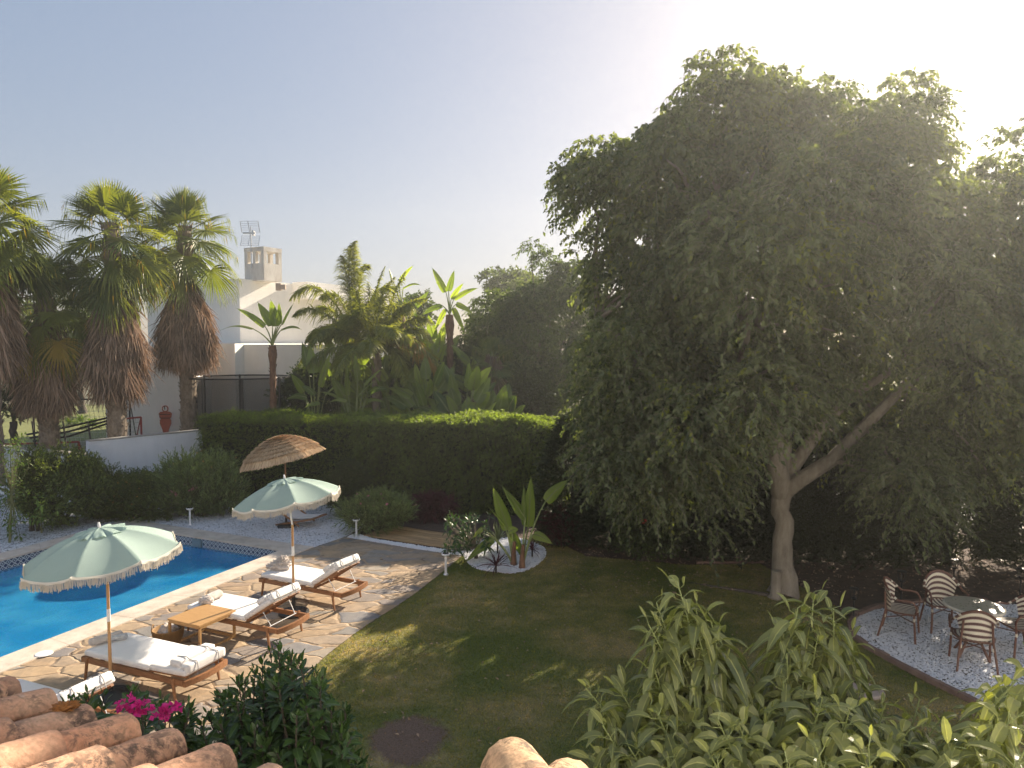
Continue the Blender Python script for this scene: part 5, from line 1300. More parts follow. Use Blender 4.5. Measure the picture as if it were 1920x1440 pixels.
def clump_at(px, py, Y, n, h, seed, label, name='strelitzia', spread=1.0, tear=.45):
    h = h*1.25; r_ = np.random.RandomState(seed); foot = W(px, 800, Y); foot[2] = .6; lv = []
    n = int(n*1.8)
    for k in range(n):
        a = (k+.5)/n*2-1+r_.normal(0, .25); hh = h*r_.uniform(.6, 1.25)*(1-.3*a*a); 
        bx = px+a*38*spread*22/Y; by = 645+(4.5-.6-hh*.55)*F/Y; L_ = r_.uniform(32, 55)*22/Y*1.2
        e = math.radians(90-abs(a)*80+r_.normal(0, 12)); tx_ = bx+math.copysign(math.cos(e), a)*L_; ty_ = by-math.sin(e)*L_
        lv.append(((bx, by), (tx_, ty_), r_.uniform(25, 40)*22/Y))
    return strel(name, label, 'plant', foot, Y, lv, tear=tear, yj=.7)
clump_at(735, 770, 24.2, 12, 3.4, 1, 'shaded strelitzia clump below the arching feather palm')
clump_at(800, 770, 23.6, 13, 3.2, 2, 'strelitzia clump with folded leaves right of the hanging brown frond', spread=1.3)
clump_at(868, 770, 23.4, 13, 3.4, 3, 'yellowish banana like clump below the tall double leaf', spread=1.5)
clump_at(935, 765, 23.8, 9, 2.4, 4, 'small strelitzia at the right, before the hanging ficus', spread=1.0)
clump_at(640, 700, 25.6, 10, 4.6, 5, 'tall narrow strelitzia behind the left feather palm', spread=.8)
clump_at(815, 640, 26.8, 11, 5.4, 6, 'tall leafy strelitzia between the feather palm and the tallest one', spread=1.1)
clump_at(900, 700, 26.0, 11, 4.2, 7, 'leafy strelitzia under the tallest one, partly yellow', spread=1.3)
clump_at(700, 720, 25.4, 10, 3.6, 8, 'dark strelitzia between the palm trunks', spread=1.2)
for k, (px, py, Y, rx, rz2, lb) in enumerate(((600, 745, 26, 1.3, 1.0, 'dark low shrub behind the left strelitzia cluster'), (690, 735, 27, 1.5, 1.2, 'dark low shrub between the feather palm trunks'), (775, 735, 26.5, 1.4, 1.3, 'dark low shrub behind the hanging brown frond'), (850, 725, 27.5, 1.5, 1.4, 'dark low shrub under the tallest strelitzia'), (920, 735, 27, 1.4, 1.1, 'dark low shrub left of the ficus behind the hedge'), (985, 745, 26, 1.4, 1.0, 'dark low shrub below the ficus behind the hedge'))):
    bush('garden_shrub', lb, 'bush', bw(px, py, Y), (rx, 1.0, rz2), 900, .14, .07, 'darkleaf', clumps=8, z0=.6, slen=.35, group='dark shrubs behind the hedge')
# ------------------------------------------------------------------ feather palms
def bez(a, b, c, n): s = np.linspace(0, 1, n)[:, None]; return a*(1-s)**2+2*s*(1-s)*b+c*s*s
def frond(gl, gs, p0, p1, p2, LL=.5, n=80, droop=.6, Wd=.04, dry=0):
    P = bez(np.array(p0), np.array(p1), np.array(p2), n); T = unit(np.gradient(P, axis=0)); gs.tube(P, np.linspace(.03, .006, n), 5, caps=False)
    up = np.array([0, 0, 1.0]); S = unit(np.cross(T, up)+1e-4); t = np.linspace(0, 1, n)
    ln = LL*np.clip(np.sin((t*.86+.1)*math.pi), .15, 1)
    for sd in (-1, 1):
        for _ in range(2):
            k = t > .12; D = T*.55+S*sd*.75+rs.normal(0, .28, (n, 3))+up*.1
            gl.leaves(P[k], D[k], (np.tile(up, (n, 1))+rs.normal(0, .3, (n, 3)))[k], ln[k]*rs.uniform(.8, 1.1, k.sum()), Wd, ts=(0, .35, .7, 1), ws=(.6, 1, .7, .1), droop=droop*rs.uniform(.6, 1.3, k.sum()), rnd=np.clip(rs.rand(k.sum())*.6+dry, 0, 1))
Yq = 25.0
def feather(label, foot, crown_px, fr, Y, r=.16, brown=()):
    top = W(*crown_px, Y); foot = np.array([top[0], Y, .6]); root = empty('feather_palm', foot, 0, label, 'palm tree'); gl = Geo(); gs = Geo(); gd = Geo()
    for i, (c, tip, LL) in enumerate(fr):
        y2 = rs.uniform(-1.2, .6); frond(gd if i in brown else gl, gs, top-foot, W(*c, Y+y2*.5)-foot, W(*tip, Y+y2)-foot, LL)
    for k in range(13):
        a = k*2.399; e = R(rs.uniform(-5, 70)); L_ = rs.uniform(1.6, 2.5); q = top-foot; d = np.array([math.cos(a)*math.cos(e), math.sin(a)*math.cos(e), math.sin(e)])
        frond(gl, gs, q, q+d*L_*.75+np.array([0, 0, .5]), q+d*L_*1.15+np.array([0, 0, -.9]), .55)
    g = Geo(); g.tube([(0, 0, 0), (top-foot)*.5, top-foot+np.array([0, 0, -.2]), top-foot+np.array([0, 0, .2])], [r*1.2, r, r, r*.6], 12); g.build('trunk', M['palmbark'], root)
    gl.build('crown', M['feather'], root, attr=True); gs.build('leaf_stalks', M['petiole'], root)
    if gd.n: gd.build('dry_frond', M['fanyellow'], root, attr=True)
    return root
feather('tall feather palm with a bushy upright plume against the sky', None, (668, 640), [
    ((640, 470), (668, 452), .6), ((650, 500), (640, 480), .6), ((672, 480), (690, 500), .6), ((600, 490), (545, 560), .65), ((620, 560), (552, 700), .6), ((640, 520), (600, 560), .55), ((700, 520), (740, 540), .55), ((668, 520), (655, 462), .6), ((690, 560), (730, 640), .5), ((650, 560), (610, 650), .5), ((664, 500), (664, 455), .5)], Yq+.8, .15)
feather('feather palm with a long frond arching down to the right over brown leaflets', None, (706, 665), [
    ((690, 560), (722, 500), .35), ((740, 560), (800, 560), .6), ((760, 590), (826, 690), .7), ((790, 600), (818, 705), .7), ((730, 560), (760, 510), .55), ((680, 580), (660, 540), .6), ((660, 600), (600, 640), .6), ((745, 620), (760, 720), .55), ((700, 560), (740, 520), .55), ((780, 585), (810, 640), .6), ((700, 600), (690, 530), .5)], Yq-.6, .17, brown=(3,))
# ------------------------------------------------------------------ fan palms with dry skirts
def fan_palm(label, px, y_foot_z, crown_py, Y, skirt, nfr=25, blade=.85, pet=1.0, seed=0, r=.24, lean=0.0, low=12):
    r_ = np.random.RandomState(seed); top = W(px, crown_py, Y); foot = np.array([top[0]+lean, Y, y_foot_z]); root = empty('fan_palm', foot, 0, label, 'palm tree', None)
    tp = top-foot; gl = Geo(); gs = Geo(); gy = Geo()
    NS = 38
    for k in range(nfr+low):
        if k < nfr: a = k*2.399+r_.normal(0, .2); f = k/(nfr-1); el = R(82-105*f**.85)+r_.normal(0, .1); pl = pet*(.75+.35*f)
        else: a = r_.rand()*6.283; el = R(-5-65*r_.rand()); f = 1.1; pl = pet*r_.uniform(.9, 1.35)
        d = np.array([math.cos(a)*math.cos(el), math.sin(a)*math.cos(el), math.sin(el)])
        s = np.linspace(0, 1, 7)[:, None]; p0 = tp+np.array([0, 0, -.1-.5*min(f, 1)]); 
        Pp = p0+d*pl*s+np.array([0, 0, -.28*pl*max(f, .2)])*s**2; gs.tube(Pp, np.linspace(.022, .014, 7), 5, caps=False)
        ax = unit(Pp[-1]-Pp[-2]); ax = unit(ax+np.array([0, 0, -.35*f])); hub = Pp[-1]
        out = np.array([math.cos(a), math.sin(a), 0]); nm = unit(np.cross(np.cross(ax, np.array([0, 0, 1.0])+1e-3), ax)+rs.normal(0, .25, 3)); S = unit(np.cross(ax, nm))
        th = np.linspace(-R(118), R(118), NS); D = np.cos(th)[:, None]*ax+np.sin(th)[:, None]*S+nm*.12
        L = blade*(1-.22*np.abs(th/2.06)**2)*r_.uniform(.94, 1.06, NS)*(.85+.15*min(f+.3, 1))
        wd = 2*L*.55*math.tan(R(236/NS)/2)*1.12
        tgt = gy if (k >= nfr and r_.rand() < .22) else gl
        tgt.leaves(np.tile(hub, (NS, 1)), D, np.tile(nm, (NS, 1)), L, wd, ts=(0, .28, .55, .78, 1), ws=(.05, .52, 1, .5, .06), fold=.22, droop=np.full(NS, .10+.22*f)*r_.uniform(.5, 1.6, NS), rnd=np.clip(.5*r_.rand()+.25*r_.rand(NS)+(.45 if k >= nfr+low-2 else 0), 0, .92 if k < nfr else 1))
        hang = r_.rand(NS) < .7; tipP = hub+D*L[:, None]+np.array([0, 0, -1])*(L*.2)[:, None]
        tgt.leaves(tipP[hang]-D[hang]*.12, D[hang]*.3+np.array([0, 0, -1.0]), np.tile([.3, -1, 0], (hang.sum(), 1)), .3*r_.uniform(.6, 1.3, hang.sum()), .014, droop=.2)
    gl.build('crown', M['fan'], root, attr=True); gs.build('leaf_stalks', M['petiole'], root)
    if gy.n: gy.build('yellow_fronds', M['fanyellow'], root, attr=True)
    g = Geo(); s = np.linspace(0, 1, 24)[:, None]; P = tp*s; g.tube(P, r*(1+.1*np.sin(np.arange(24)*1.9))*np.linspace(1.15, .9, 24), 14)
    n = 420; z = r_.rand(n); a = r_.rand(n)*6.283; A_ = tp*z[:, None]+np.stack([np.cos(a), np.sin(a), a*0], -1)*r*.93
    tn = np.stack([-np.sin(a), np.cos(a), a*0], -1)*np.where(r_.rand(n) < .5, 1, -1)[:, None]*.13
    g.sticks(A_, A_+np.stack([np.cos(a)*.06, np.sin(a)*.06, np.full(n, .16)], -1)+tn, .035, .01, 4); g.build('trunk', M['palmbark'], root)
    # skirt of dead fronds
    z1 = W(px, skirt[0], Y)[2]-foot[2]; z0 = W(px, skirt[1], Y)[2]-foot[2]; rm = skirt[2]/F*Y; n = 5200
    v = r_.rand(n)**.9; zz = z1-(z1-z0)*v*.86; a = r_.rand(n)*6.283; nz = 1+.2*np.sin(a*3+seed)+.22*np.sin(a*5+zz*3.1+seed)
    prof = (.38+.62*np.clip(v*2.2, 0, 1)**.8)*(1-.25*np.clip((v-.75)/.25, 0, 1)); rr = rm*prof*nz*r_.uniform(.35, 1, n)**.35
    c0 = tp*(np.clip(zz/tp[2], 0, 1))[:, None]; S0 = np.c_[c0[:, 0]+rr*.8*np.cos(a), c0[:, 1]+rr*.8*np.sin(a), zz]
    L = r_.uniform(.45, 1.0, n); D = np.stack([np.cos(a)*.2, np.sin(a)*.2, np.full(n, -1.0)], -1)+r_.normal(0, .24, (n, 3))
    gd = Geo(); gd.leaves(S0, D, np.stack([np.cos(a), np.sin(a), a*0], -1)+r_.normal(0, .5, (n, 3)), L*np.minimum(1, .4+(zz-z0)), r_.uniform(.02, .055, n), ts=(0, .3, .65, 1), ws=(.5, 1, .8, .15), fold=.3, droop=.1)
    m = 160; a = r_.rand(m)*6.283; zz = z1+r_.uniform(-.3, .5, m); A_ = np.c_[.2*np.cos(a), .2*np.sin(a), zz]+tp*np.array([1, 1, 0]); gd.sticks(A_, A_+np.stack([np.cos(a)*.4, np.sin(a)*.4, -r_.uniform(.5, 1.1, m)], -1), .018, .012, 4)
    gd.build('dry_skirt', M['drypalm'], root, attr=True)
    return root
fan_palm('tall fan palm with green fans hanging over its skirt, left of the roundest skirt', 208, .6, 418, 22.0, (545, 745, 45), seed=1, blade=1.02, pet=.9, low=11)
fan_palm('fan palm with the roundest dry skirt, in front of the white house', 345, .6, 424, 24.6, (545, 685, 49), seed=2, blade=1.05, pet=.95, low=9)
fan_palm('shorter shaded fan palm with a dark brown skirt beside the goal net', 82, .6, 545, 21.5, (610, 765, 47), seed=3, blade=.85, pet=.9, low=10, nfr=26)
fan_palm('fan palm cut by the left picture edge, its crown reaching in from outside', -34, .6, 390, 19.5, (480, 700, 50), seed=4, blade=1.0, pet=1.0, low=12)
fan_palm('low distant fan palm between the strelitzias and the hanging ficus', 922, .6, 668, 25.5, (690, 760, 12), seed=5, blade=.6, pet=.6, low=4, nfr=16, r=.16)
# ------------------------------------------------------------------ house
hz = R(-28)
def hbox(g, cpx, Y, top, bot, lx, ly, rz=hz, inset=0):
    "box whose nearest corner is seen at cpx; lx to the left along the front, ly back along the right side"
    c = W(cpx, 645, Y)[:2]; ex = np.array([math.cos(rz), math.sin(rz)]); ey = np.array([-ex[1], ex[0]])
    ctr = c-ex*lx/2+ey*ly/2; g.box((ctr[0], ctr[1], (top+bot)/2), (lx, ly, top-bot), rz=rz); return c, ex, ey
house = empty('white_house', (-12, 32, .6), 0, 'white rendered house with flat roofs behind the fan palms', 'house')
hl = -np.array([-12, 32, .6])
def hb(g, name, mat, smooth=False): o = g.build(name, M[mat], house); o.location = hl; return o
g = Geo(); zA = W(451, 522, 30)[2]; cA, ex, ey = hbox(g, 451, 30, zA, .6, 6, 11); hb(g, 'main_block', 'house')
g = Geo(); hbox(g, 440, 27.2, W(440, 645, 27.2)[2]+.02, .6, 3.4, 12, rz=R(-12)); 
g.box((W(520, 0, 27.6)[0], 28.4, (4.48+.6)/2), (6.6, 1.2, 3.88)); hb(g, 'terrace_wall', 'house')
g = Geo(); g.box((W(268, 0, 26.6)[0], 28.0, 2.5), (abs(W(173, 0, 26.6)[0]-W(362, 0, 26.6)[0]), 2.8, 3.8)); hb(g, 'left_block', 'house')
g = Geo(); pA = cA+ey*3.2; c2 = pA+ex*.45+ey*2.4
g.box((c2[0], c2[1], W(560, 562, 32)[2]+.45), (.9, 5.2, .75), rz=hz); hb(g, 'projecting_soffit', 'house')
g = Geo(); p = W(364.5, 745, 26.55); g.box((p[0], 26.5, p[2]-.2), (.24, .05, 2.2)); hb(g, 'door', 'glass')
# chimney
g = Geo(); cc, cex, cey = hbox(Geo(), 478, 30.6, 1, 0, 1, 1); zc0, zc1, zc2 = zA-.05, W(500, 496, 31)[2], W(500, 474, 31)[2]
ctr = W(484, 0, 31)[:2]; w1, w2 = 1.15, 1.0
g.box((ctr[0], ctr[1], (zc0+zc1)/2), (w1, w2, zc1-zc0), rz=hz)
for sx in (-1, 0, 1):
    for sy in (-1, 1):
        q = ctr+ex*sx*(w1/2-.09)+ey*sy*(w2/2-.09); g.box((q[0], q[1], (zc1+zc2)/2), (.18 if sx else .14, .18, zc2-zc1), rz=hz)
g.box((ctr[0], ctr[1], zc2+.09), (w1+.02, w2+.02, .18), rz=hz); ch = hb(g, 'chimney', 'chimney')
g = Geo(); m0 = np.array([*(ctr-ex*.1-ey*.55), zc1-.2]); m1 = m0+np.array([0, 0, 1.75]); g.tube([m0, m1], .022, 6)
for tlt in (-1, 1):
    for k in range(6):
        z = 1.75+tlt*(.08+k*.085)-.32; y = -.04*k; g.tube([m0+np.array([-.38, y, z]), m0+np.array([.38, y, z])], .009, 4)
    for x in (-.38, -.05, .38): g.tube([m0+np.array([x, 0, 1.43+tlt*.06]), m0+np.array([x, -.2, 1.43+tlt*.52])], .011, 4)
g.box(m0+np.array([.02, -.25, 1.43]), (.5, .1, .07)); g.box(m0+np.array([.2, -.25, 1.43]), (.08, .2, .2))
build_tag(g, 'tv_antenna', M['steel'], 'grid television antenna mounted on the chimney of the white house', 'antenna')
g = Geo(); p = W(523, 538, 30.2); g.box(p, (.22, .2, .3)); g.box(p+np.array([.22, -.15, -.02]), (.22, .14, .2)); g.tube([p, p+np.array([.2, -.1, 0])], .03, 6)
o = hb(g, 'floodlight', 'stone_' if False else 'stone')
# sports things in the neighbouring garden
def ring(c, r, z, n=40): return [(c[0]+r*math.cos(a), c[1]+r*math.sin(a), z) for a in np.linspace(0, 2*math.pi, n)]
tc = W(450, 645, 25.3)[:2]; tr_ = empty('trampoline', (*tc, .6), 0, 'black framed trampoline with safety net in front of the white house', 'trampoline'); zt_ = W(450, 707, 25.3)[2]-.6
g = Geo(); g.tube(ring((0, 0), 1.68, zt_), .028, 6); g.tube(ring((0, 0), 1.75, .9), .05, 6); g.build('frame', M['blackmetal'], tr_)
g = Geo(); g.lathe([(1.66, zt_-.02), (1.5, zt_-.35), (1.5, .95)], n=48); g.build('safety_net', M['net'], tr_)
g = Geo(); g.lathe([(0, .9), (1.7, .9)], n=32); g.build('jumping_mat', M['black'], tr_)
for k in range(8):
    a = R(22+45*k); g = Geo(); g.tube([(1.72*math.cos(a), 1.72*math.sin(a), 0), (1.72*math.cos(a), 1.72*math.sin(a), zt_+.03)], .04, 8); g.build('pole', M['blackmetal'], tr_)
def goal(label, c, wd, h, dp, rz, col_, name='football_goal', net=True):
    root = empty(name, (c[0], c[1], .6), rz, label, 'goal'); g = Geo()
    for x in (-wd/2, wd/2): g.tube([(x, 0, 0), (x, 0, h)], .03, 6); g.tube([(x, 0, h), (x, dp, 0)], .02, 6)
    g.tube([(-wd/2, 0, h), (wd/2, 0, h)], .03, 6); g.tube([(-wd/2, dp, .02), (wd/2, dp, .02)], .02, 6); g.build('frame', M[col_], root)
    g = Geo(); n = int(wd/.14)
    X = np.linspace(-wd/2, wd/2, n); s = np.linspace(0, 1, 12)
    sagf = lambda s_: .12*math.sin(s_*math.pi)
    A_ = []; B_ = []
    for x in X:
        for i in range(11):
            for s0, s1 in ((s[i], s[i+1]),): A_.append((x, dp*s0, h*(1-s0)-sagf(s0))); B_.append((x, dp*s1, h*(1-s1)-sagf(s1)))
    for s0 in s:
        for i in range(n-1): A_.append((X[i], dp*s0, h*(1-s0)-sagf(s0))); B_.append((X[i+1], dp*s0, h*(1-s0)-sagf(s0)))
    g.sticks(A_, B_, .0065); g.build('net', M['netcord'], root); return root
goal('black framed goal with pale net on the neighbouring lawn, seen between the palm trunks', W(155, 800, 24.5)[:2], 3.0, 2.0, .9, R(12), 'blackmetal')
goal('small red framed rebound goal leaning by the middle palm trunk', W(240, 800, 23.0)[:2]+np.array([0, 0]), .9, 1.5, .6, R(60), 'red')
goal('low red framed goal behind the lower wall panel at the left', W(75, 830, 22.6)[:2], 2.2, .75, .6, R(15), 'red')
g = Geo()
for k in range(3): g.tube([W(50+k*6, 815+k*6, 22), W(130, 800+k*9, 22.2), W(208, 782+k*5, 22.6)], .035, 6)
for px in (60, 118, 165): g.tube([W(px, 790, 22.1), W(px+8, 850, 22.1)], .025, 6)
build_tag(g, 'rebounder_net', M['blackmetal'], 'sagging black tubes of a rebounder frame between wall and palms', 'net frame')
g = Geo(); g.lathe([(.1, 0), (.1, .0)], n=4)
def mannequin(px, py_top, py_bot, Y):
    s = (py_bot-py_top)/F*Y/1.0; base = W(px, py_bot, Y); root = empty('training_dummy', base, 0, 'flat coral red football training dummy leaning at the white house wall', 'training dummy')
    out = [(.0, 0), (.07, 0), (.1, .14), (.19, .36), (.19, .46), (.15, .52), (.2, .58), (.22, .68), (.17, .74), (.05, .76)]
    pts = [(x*s, z*s) for x, z in out]+[(-x*s, z*s) for x, z in out[::-1]]
    g = Geo(); g.tube([(x, 0, z) for x, z in pts]+[(pts[0][0], 0, pts[0][1])], .022, 6); g.tube([(.1*s*math.cos(a), 0, .87*s+.1*s*math.sin(a)) for a in np.linspace(0, 6.283, 20)], .022, 6); g.build('outline_frame', M['coral'], root)
    P = np.array([[[x*s, y, z*s], [-x*s, y, z*s]] for (x, z) in out for y in (0,)]); g = Geo(); g.grid(P); g.grid(P[:, ::-1]+np.array([0, .03, 0])); g.build('panel', M['coral'], root)
    g = Geo(); 
    for zf in (.54, .67): g.box((0, -.03, zf*s), (.36*s, .02, .02*s))
    g.box((0, -.03, .9*s), (.03*s, .02, .12*s)); g.build('strap', M['black'], root)
mannequin(311, 759, 812, 26.2)
# ------------------------------------------------------------------ trees in the distance
def blob_tree(name, label, px, py, Y, rx, rz_, mat, seed, n=11, trunk=True, L=.16, dens=9, group=None, base_z=.6, nl=7, grav=.05, slen=.35, flat=1.0, limbs=.5, ldroop=0.0, up=.3):
    r_ = np.random.RandomState(seed); c = W(px, py, Y); rx = rx/F*Y; rz_ = rz_/F*Y; cl = []
    for k in range(n):
        v = unit(r_.normal(0, 1, 3)); q = r_.rand()**.4; cl.append((c+v*q*np.array([rx, rx*.8, rz_])*.72, np.array([rx, rx, min(rx, rz_)*flat])*r_.uniform(.28, .42)))
    base = np.array([c[0], Y, base_z]); fk = np.array([c[0], Y, max(base_z+.3, c[2]-rz_*.8)])
    return tree(name, label, 'tree', base, fk, cl, M[mat], M['barkdark'], r0=.04*rx+.1, dens=dens, nl=nl, slen=slen, grav=grav, leafL=L, leafW=L*.45, limbs_to=limbs, ldroop=ldroop, group=group, up=up)
blob_tree('umbrella_pine', 'broad rounded pine on the skyline left of the big ficus', 985, 556, 48, 112, 58, 'farleaf', 1, 20, L=.3, dens=7, slen=.4)
blob_tree('cypress_tree', 'dark narrow cypress in front of the rounded pine', 938, 530, 44, 13, 42, 'conifer', 2, 12, L=.2, dens=14, slen=.3)
blob_tree('cypress_tree', 'slim dark cypress behind the tallest strelitzia', 872, 612, 32, 9, 42, 'conifer', 3, 12, L=.15, dens=16, slen=.25)
blob_tree('garden_tree', 'dark round tree behind the strelitzias on the skyline', 770, 600, 40, 70, 50, 'darkleaf', 4, 14, L=.25, dens=8)
blob_tree('garden_tree', 'leafy light green tree behind the two left fan palms', 150, 660, 40, 70, 75, 'farleaf', 5, 18, L=.25, dens=8)
blob_tree('garden_tree', 'dark broadleaf tree at the left picture edge behind the fan palm skirts', 22, 715, 25, 52, 95, 'darkleaf', 6, 22, L=.2, dens=14)
blob_tree('garden_tree', 'distant grey green tree seen past the leftmost palms', 70, 620, 46, 60, 55, 'farleaf', 7, 14, L=.25, dens=8)
blob_tree('garden_tree', 'yellow green shrub tree behind the right strelitzias', 905, 640, 30, 40, 55, 'farleaf', 8, 14, L=.15, dens=12)
blob_tree('garden_tree', 'sunlit tree beyond the boundary, glimpsed through the ficus branches', 1560, 800, 24, 110, 90, 'farleaf', 9, 16, L=.15, dens=9, base_z=0)
blob_tree('garden_tree', 'sunlit tree beyond the fence at the right, glimpsed under the ficus', 1830, 960, 21, 90, 70, 'farleaf', 10, 14, L=.12, dens=11, base_z=0)
blob_tree('garden_tree', 'tree beyond the boundary behind the left part of the big ficus', 1250, 760, 26, 120, 80, 'farleaf', 11, 16, L=.18, dens=8, base_z=0)
for k, (px, Y) in enumerate(((128, 34), (150, 35), (172, 33), (115, 36))):
    p = W(px, 760, Y); root = spiky('agapanthus', ['strappy light green clump on the far lawn edge, %s' % s for s in ('beside the left palm skirt', 'in the middle of the gap', 'against the white house corner', 'half hidden by the palm skirt')][k], p, 60, 1.0, .05, 'citrusyoung', z=.1, droop=.6)
for o in bpy.data.objects:
    if o.name.startswith('agapanthus'): o.location.z = .6; o['group'] = 'strappy clumps on the far lawn'
# ------------------------------------------------------------------ own roof in the foreground
def barrel(g, p0, p1, r0, r1, th=.012, n=14, arc=R(165), up=None, seed=0):
    "half round clay tile from p0 to p1"
    p0, p1 = np.array(p0, float), np.array(p1, float); d = unit(p1-p0); u = np.array([0, 0, 1.0]); u = unit(u-d*np.dot(u, d)); s = np.cross(d, u)
    a = np.linspace(-arc/2, arc/2, n); rings = []
    m = 10; r_ = np.random.RandomState(seed)
    wob = r_.normal(0, .0012, (m, n))
    for i, t in enumerate(np.linspace(0, 1, m)):
        c = p0+(p1-p0)*t; rr = r0+(r1-r0)*t+wob[i]
        o_ = c+np.outer(np.sin(a)*rr, s)+np.outer(np.cos(a)*rr, u)
        i_ = (c+np.outer(np.sin(a)*(rr-th), s)+np.outer(np.cos(a)*(rr-th), u))[::-1]
        rings.append(np.vstack([o_, i_]))
    P = np.array(rings); g.grid(P, cv=True)
    for k in (0, m-1):
        rg = P[k]; q = np.array([[j, j+1, 2*n-2-j, 2*n-1-j] for j in range(n-1)]); g.add(rg, q)
roof = empty('tiled_roof', (-1.6, 2.0, 3.1), 0, 'terracotta barrel tiled roof corner with dark lichen in the lower left foreground', 'roof'); rl = -np.array([-1.6, 2.0, 3.1])
ev = np.array([.2165, -.1005, 0]); E2 = np.array([-1.50, 2.60, HC-1.475])+ev*.3; ax = np.array([-.42, -.907, 0])*math.cos(R(16))+np.array([0, 0, math.sin(R(16))])
g = Geo(); gp = Geo()
for i in range(-6, 6):
    e = E2+ev*(i-2)+rs.normal(0, .006, 3)
    for k in range(5):
        a0 = e+ax*(.29*k-.0)+np.array([0, 0, .018*1])+rs.normal(0, .004, 3); a1 = a0+ax*.42-np.array([0, 0, .016])
        barrel(g, a0, a1, .084, .068, seed=i*10+k+100)
        b0 = e+ev*.5+ax*(.29*k-.05)+np.array([0, 0, -.03]); b1 = b0+ax*.42
        # pan tile: inverted barrel
        d = unit(b1-b0); n = 10; aa = np.linspace(-R(80), R(80), n); s_ = unit(np.cross(d, [0, 0, 1.0])); u_ = np.cross(s_, d)
        if np.dot(u_, [0, 0, 1]) < 0: u_ = -u_
        Pq = np.array([[c+s_*math.sin(q)*.1-u_*math.cos(q)*.06+u_*.03 for q in aa] for c in (b0, (b0+b1)/2, b1)]); gp.grid(Pq)
o = g.build('cover_tiles', M['tile'], roof, smooth=True); o.location = rl
o = gp.build('pan_tiles', M['tile'], roof, smooth=True); o.location = rl
g = Geo(); base = [E2+ev*(-8.4)-ax*.0, E2+ev*3.6, E2+ev*3.6+ax*1.6, E2+ev*(-8.4)+ax*1.6]; V = np.array([p+np.array([0, 0, -.10]) for p in base]+[p+np.array([0, 0, -.16]) for p in base])
g.add(V, np.array([[0, 1, 2, 3], [7, 6, 5, 4], [0, 4, 5, 1], [1, 5, 6, 2], [2, 6, 7, 3], [3, 7, 4, 0]])); o = g.build('roof_deck', M['tiledark'], roof); o.location = rl
g = Geo(); lc = E2-ev*1.0+ax*.07+np.array([0, 0, .095]); g.grid(lump((0, 0, 0), (.036, .026, .016), 12, .6, 3), cv=True); g.grid(lump((.025, .015, 0), (.022, .02, .013), 15, .6, 3), cv=True)
o = g.build('lichen', M['lichen'], roof, smooth=True); o.location = lc+rl
rg_ = empty('roof_ridge', (.05, 2.0, 3.25), 0, 'pale hip ridge tiles at the bottom middle of the picture', 'roof'); rl2 = -np.array([.05, 2.0, 3.25])
h0 = W(956, 1432, 2.2)+np.array([0, 0, -.02]); hv = np.array([.085, -.25, .052]); 
for k, (mt) in enumerate(('tile2', 'tile')):
    g = Geo(); barrel(g, h0+hv*k+np.array([0, 0, -.018*k*(-1)]), h0+hv*(k+1.35), .098-.01*k, .083, arc=R(200), th=.014, seed=55+k, n=18)
    o = g.build('ridge_tile', M[mt], rg_, smooth=True); o.location = rl2
g = Geo(); barrel(g, W(1068, 1480, 2.05), W(1068, 1480, 2.05)+np.array([-.12, -.4, .1]), .088, .07, seed=70); o = g.build('cover_tile', M['tile2'], rg_, smooth=True); o.location = rl2
g = Geo(); barrel(g, W(893, 1500, 2.12), W(893, 1500, 2.12)+np.array([.2, -.36, .1]), .088, .07, seed=71); o = g.build('cover_tile', M['tile'], rg_, smooth=True); o.location = rl2
g = Geo(); g.tube([h0+np.array([0, .005, -.05]), h0+hv*2.5+np.array([0, 0, -.06])], .075, 10); o = g.build('mortar', M['tiledark'], rg_); o.location = rl2
g = Geo(); pc = (E2+ax*.45)[:2]; g.box((pc[0]-.6, pc[1]-.1, 1.5), (3.4, .25, 3.0), rz=math.atan2(ev[1], ev[0])); g.box((1, -1.2, 3.6), (24, .3, 7.2)); g.box((1, -1.02, .5), (24, .08, 1.0))  # rear villa facade added behind the camera to bounce sun into the shade
build_tag(g, 'porch_and_bounce_wall', M['plaster'], 'white walls of the villa under and behind the tiled roof, unseen, the rear ones added to bounce light', 'wall')
# ------------------------------------------------------------------ foreground trees
def in_px(poly, n, Y0, Y1, seed):
    r_ = np.random.RandomState(seed); P = np.array(poly, float); lo, hi = P.min(0), P.max(0); out = []
    while len(out) < n:
        q = lo+(hi-lo)*r_.rand(2)
        if inpoly(q[None], P)[0]: out.append(W(q[0], q[1], r_.uniform(Y0, Y1)))
    return out
tips = in_px([(500, 1215), (545, 1225), (590, 1250), (660, 1330), (690, 1400), (700, 1520), (330, 1520), (300, 1400), (340, 1330), (430, 1285), (470, 1255)], 250, 3.4, 4.4, 3)+[W(522, 1206, 4.0), W(478, 1262, 4.0), W(412, 1305, 3.9), W(560, 1235, 4.0)]
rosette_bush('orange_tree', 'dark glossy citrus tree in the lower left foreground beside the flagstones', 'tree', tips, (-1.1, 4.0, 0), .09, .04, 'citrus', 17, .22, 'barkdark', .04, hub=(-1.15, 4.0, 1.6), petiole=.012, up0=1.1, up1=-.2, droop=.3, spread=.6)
tips = in_px([(115, 1300), (200, 1288), (290, 1300), (360, 1320), (390, 1380), (480, 1440), (470, 1520), (330, 1500), (250, 1440), (180, 1340), (110, 1320)], 62, 3.15, 3.9, 4)
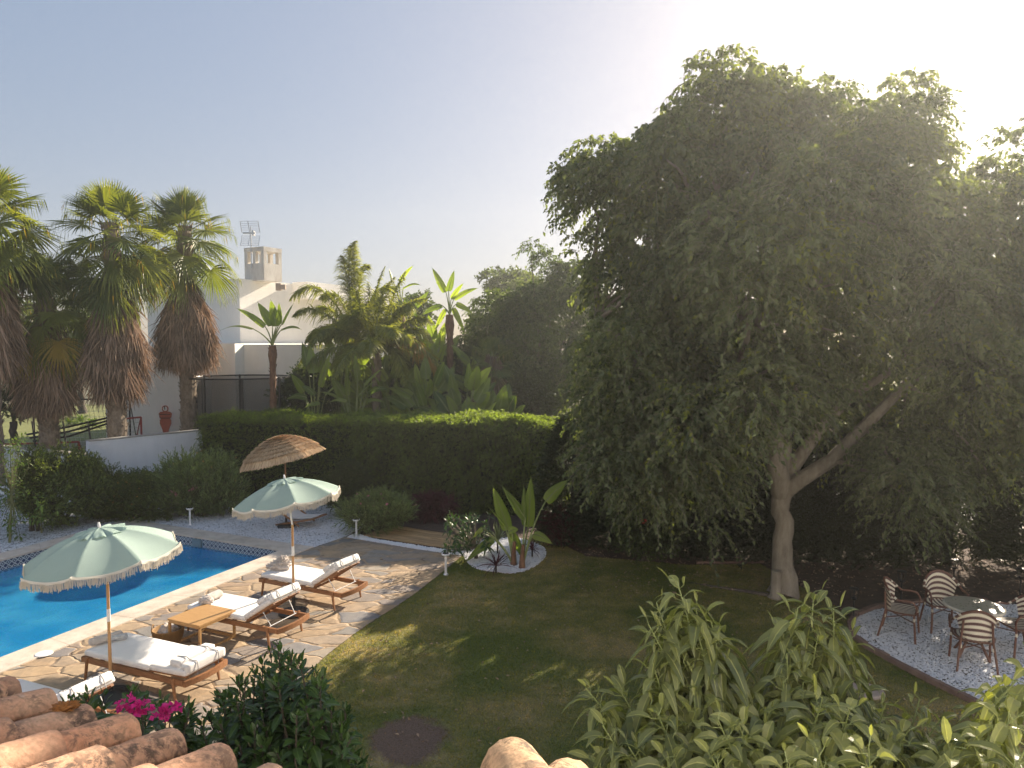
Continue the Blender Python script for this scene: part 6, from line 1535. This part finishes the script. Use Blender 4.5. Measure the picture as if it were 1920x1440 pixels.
def bougf(root, base):
    g = Geo()
    for (px, py, s, k) in ((248, 1322, .022, 16), (262, 1330, .02, 10), (308, 1332, .014, 9), (332, 1326, .009, 5), (296, 1336, .012, 4)):
        P = W(px, py, 3.1)-base+rs.normal(0, s, (k, 3)); P = np.repeat(P, 3, 0); g.leaves(P, rs.normal(0, 1, P.shape)+np.array([0, -.4, .6]), rs.normal(0, 1, P.shape), .028, .026, fold=.25)
    g.build('blossom', M['magenta'], root, attr=True)
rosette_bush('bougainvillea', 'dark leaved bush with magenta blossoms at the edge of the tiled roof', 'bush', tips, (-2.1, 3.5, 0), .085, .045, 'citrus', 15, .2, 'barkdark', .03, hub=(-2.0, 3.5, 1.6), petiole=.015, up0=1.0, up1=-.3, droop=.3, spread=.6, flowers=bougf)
av = [(1268, 1090, 4.0), (1232, 1130, 4.0), (1295, 1140, 3.95), (1250, 1185, 3.9), (1310, 1195, 3.8), (1275, 1240, 3.8), (1530, 1110, 4.1), (1498, 1140, 4.0), (1562, 1140, 4.0), (1535, 1190, 3.9), (1480, 1225, 3.8), (1590, 1235, 3.9), (1470, 1280, 3.7), (1560, 1290, 3.7), (1105, 1290, 3.9), (1160, 1285, 3.9), (1125, 1360, 3.6), (1210, 1330, 3.7), (1185, 1400, 3.5), (1300, 1320, 3.6), (1350, 1275, 3.8), (1350, 1350, 3.3), (1405, 1320, 3.7), (1420, 1390, 3.3), (1330, 1420, 3.1), (1590, 1330, 3.2), (1530, 1400, 3.0), (1630, 1400, 2.9), (1660, 1320, 3.6), (1725, 1310, 3.6), (1700, 1370, 3.3), (1765, 1350, 3.4), (1790, 1400, 3.0), (1865, 1375, 3.0), (1850, 1340, 3.3), (1905, 1275, 3.2), (1925, 1330, 3.0), (1920, 1400, 2.7), (1250, 1420, 3.3), (1470, 1430, 3.0), (1110, 1420, 3.6), (1960, 1240, 3.3)]
av += [(1215, 1170, 3.9), (1332, 1165, 3.9), (1222, 1240, 3.8), (1345, 1245, 3.8), (1240, 1290, 3.8), (1305, 1275, 3.7), (1468, 1175, 4.0), (1595, 1185, 4.0), (1500, 1280, 3.7), (1612, 1280, 3.8), (1440, 1330, 3.6)]
rs2 = np.random.RandomState(5)
tips = [W(px+rs2.normal(0, 4), py, Y+.25) for px, py, Y in av]
tips += in_px([(1130, 1380), (1240, 1300), (1400, 1350), (1480, 1300), (1600, 1300), (1750, 1380), (1930, 1330), (2050, 1500), (1100, 1560)], 46, 3.5, 4.4, 12)
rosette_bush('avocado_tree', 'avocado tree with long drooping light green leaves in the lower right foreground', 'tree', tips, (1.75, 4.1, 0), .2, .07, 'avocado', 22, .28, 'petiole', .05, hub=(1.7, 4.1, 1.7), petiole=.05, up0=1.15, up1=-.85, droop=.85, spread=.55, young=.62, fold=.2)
#@@END
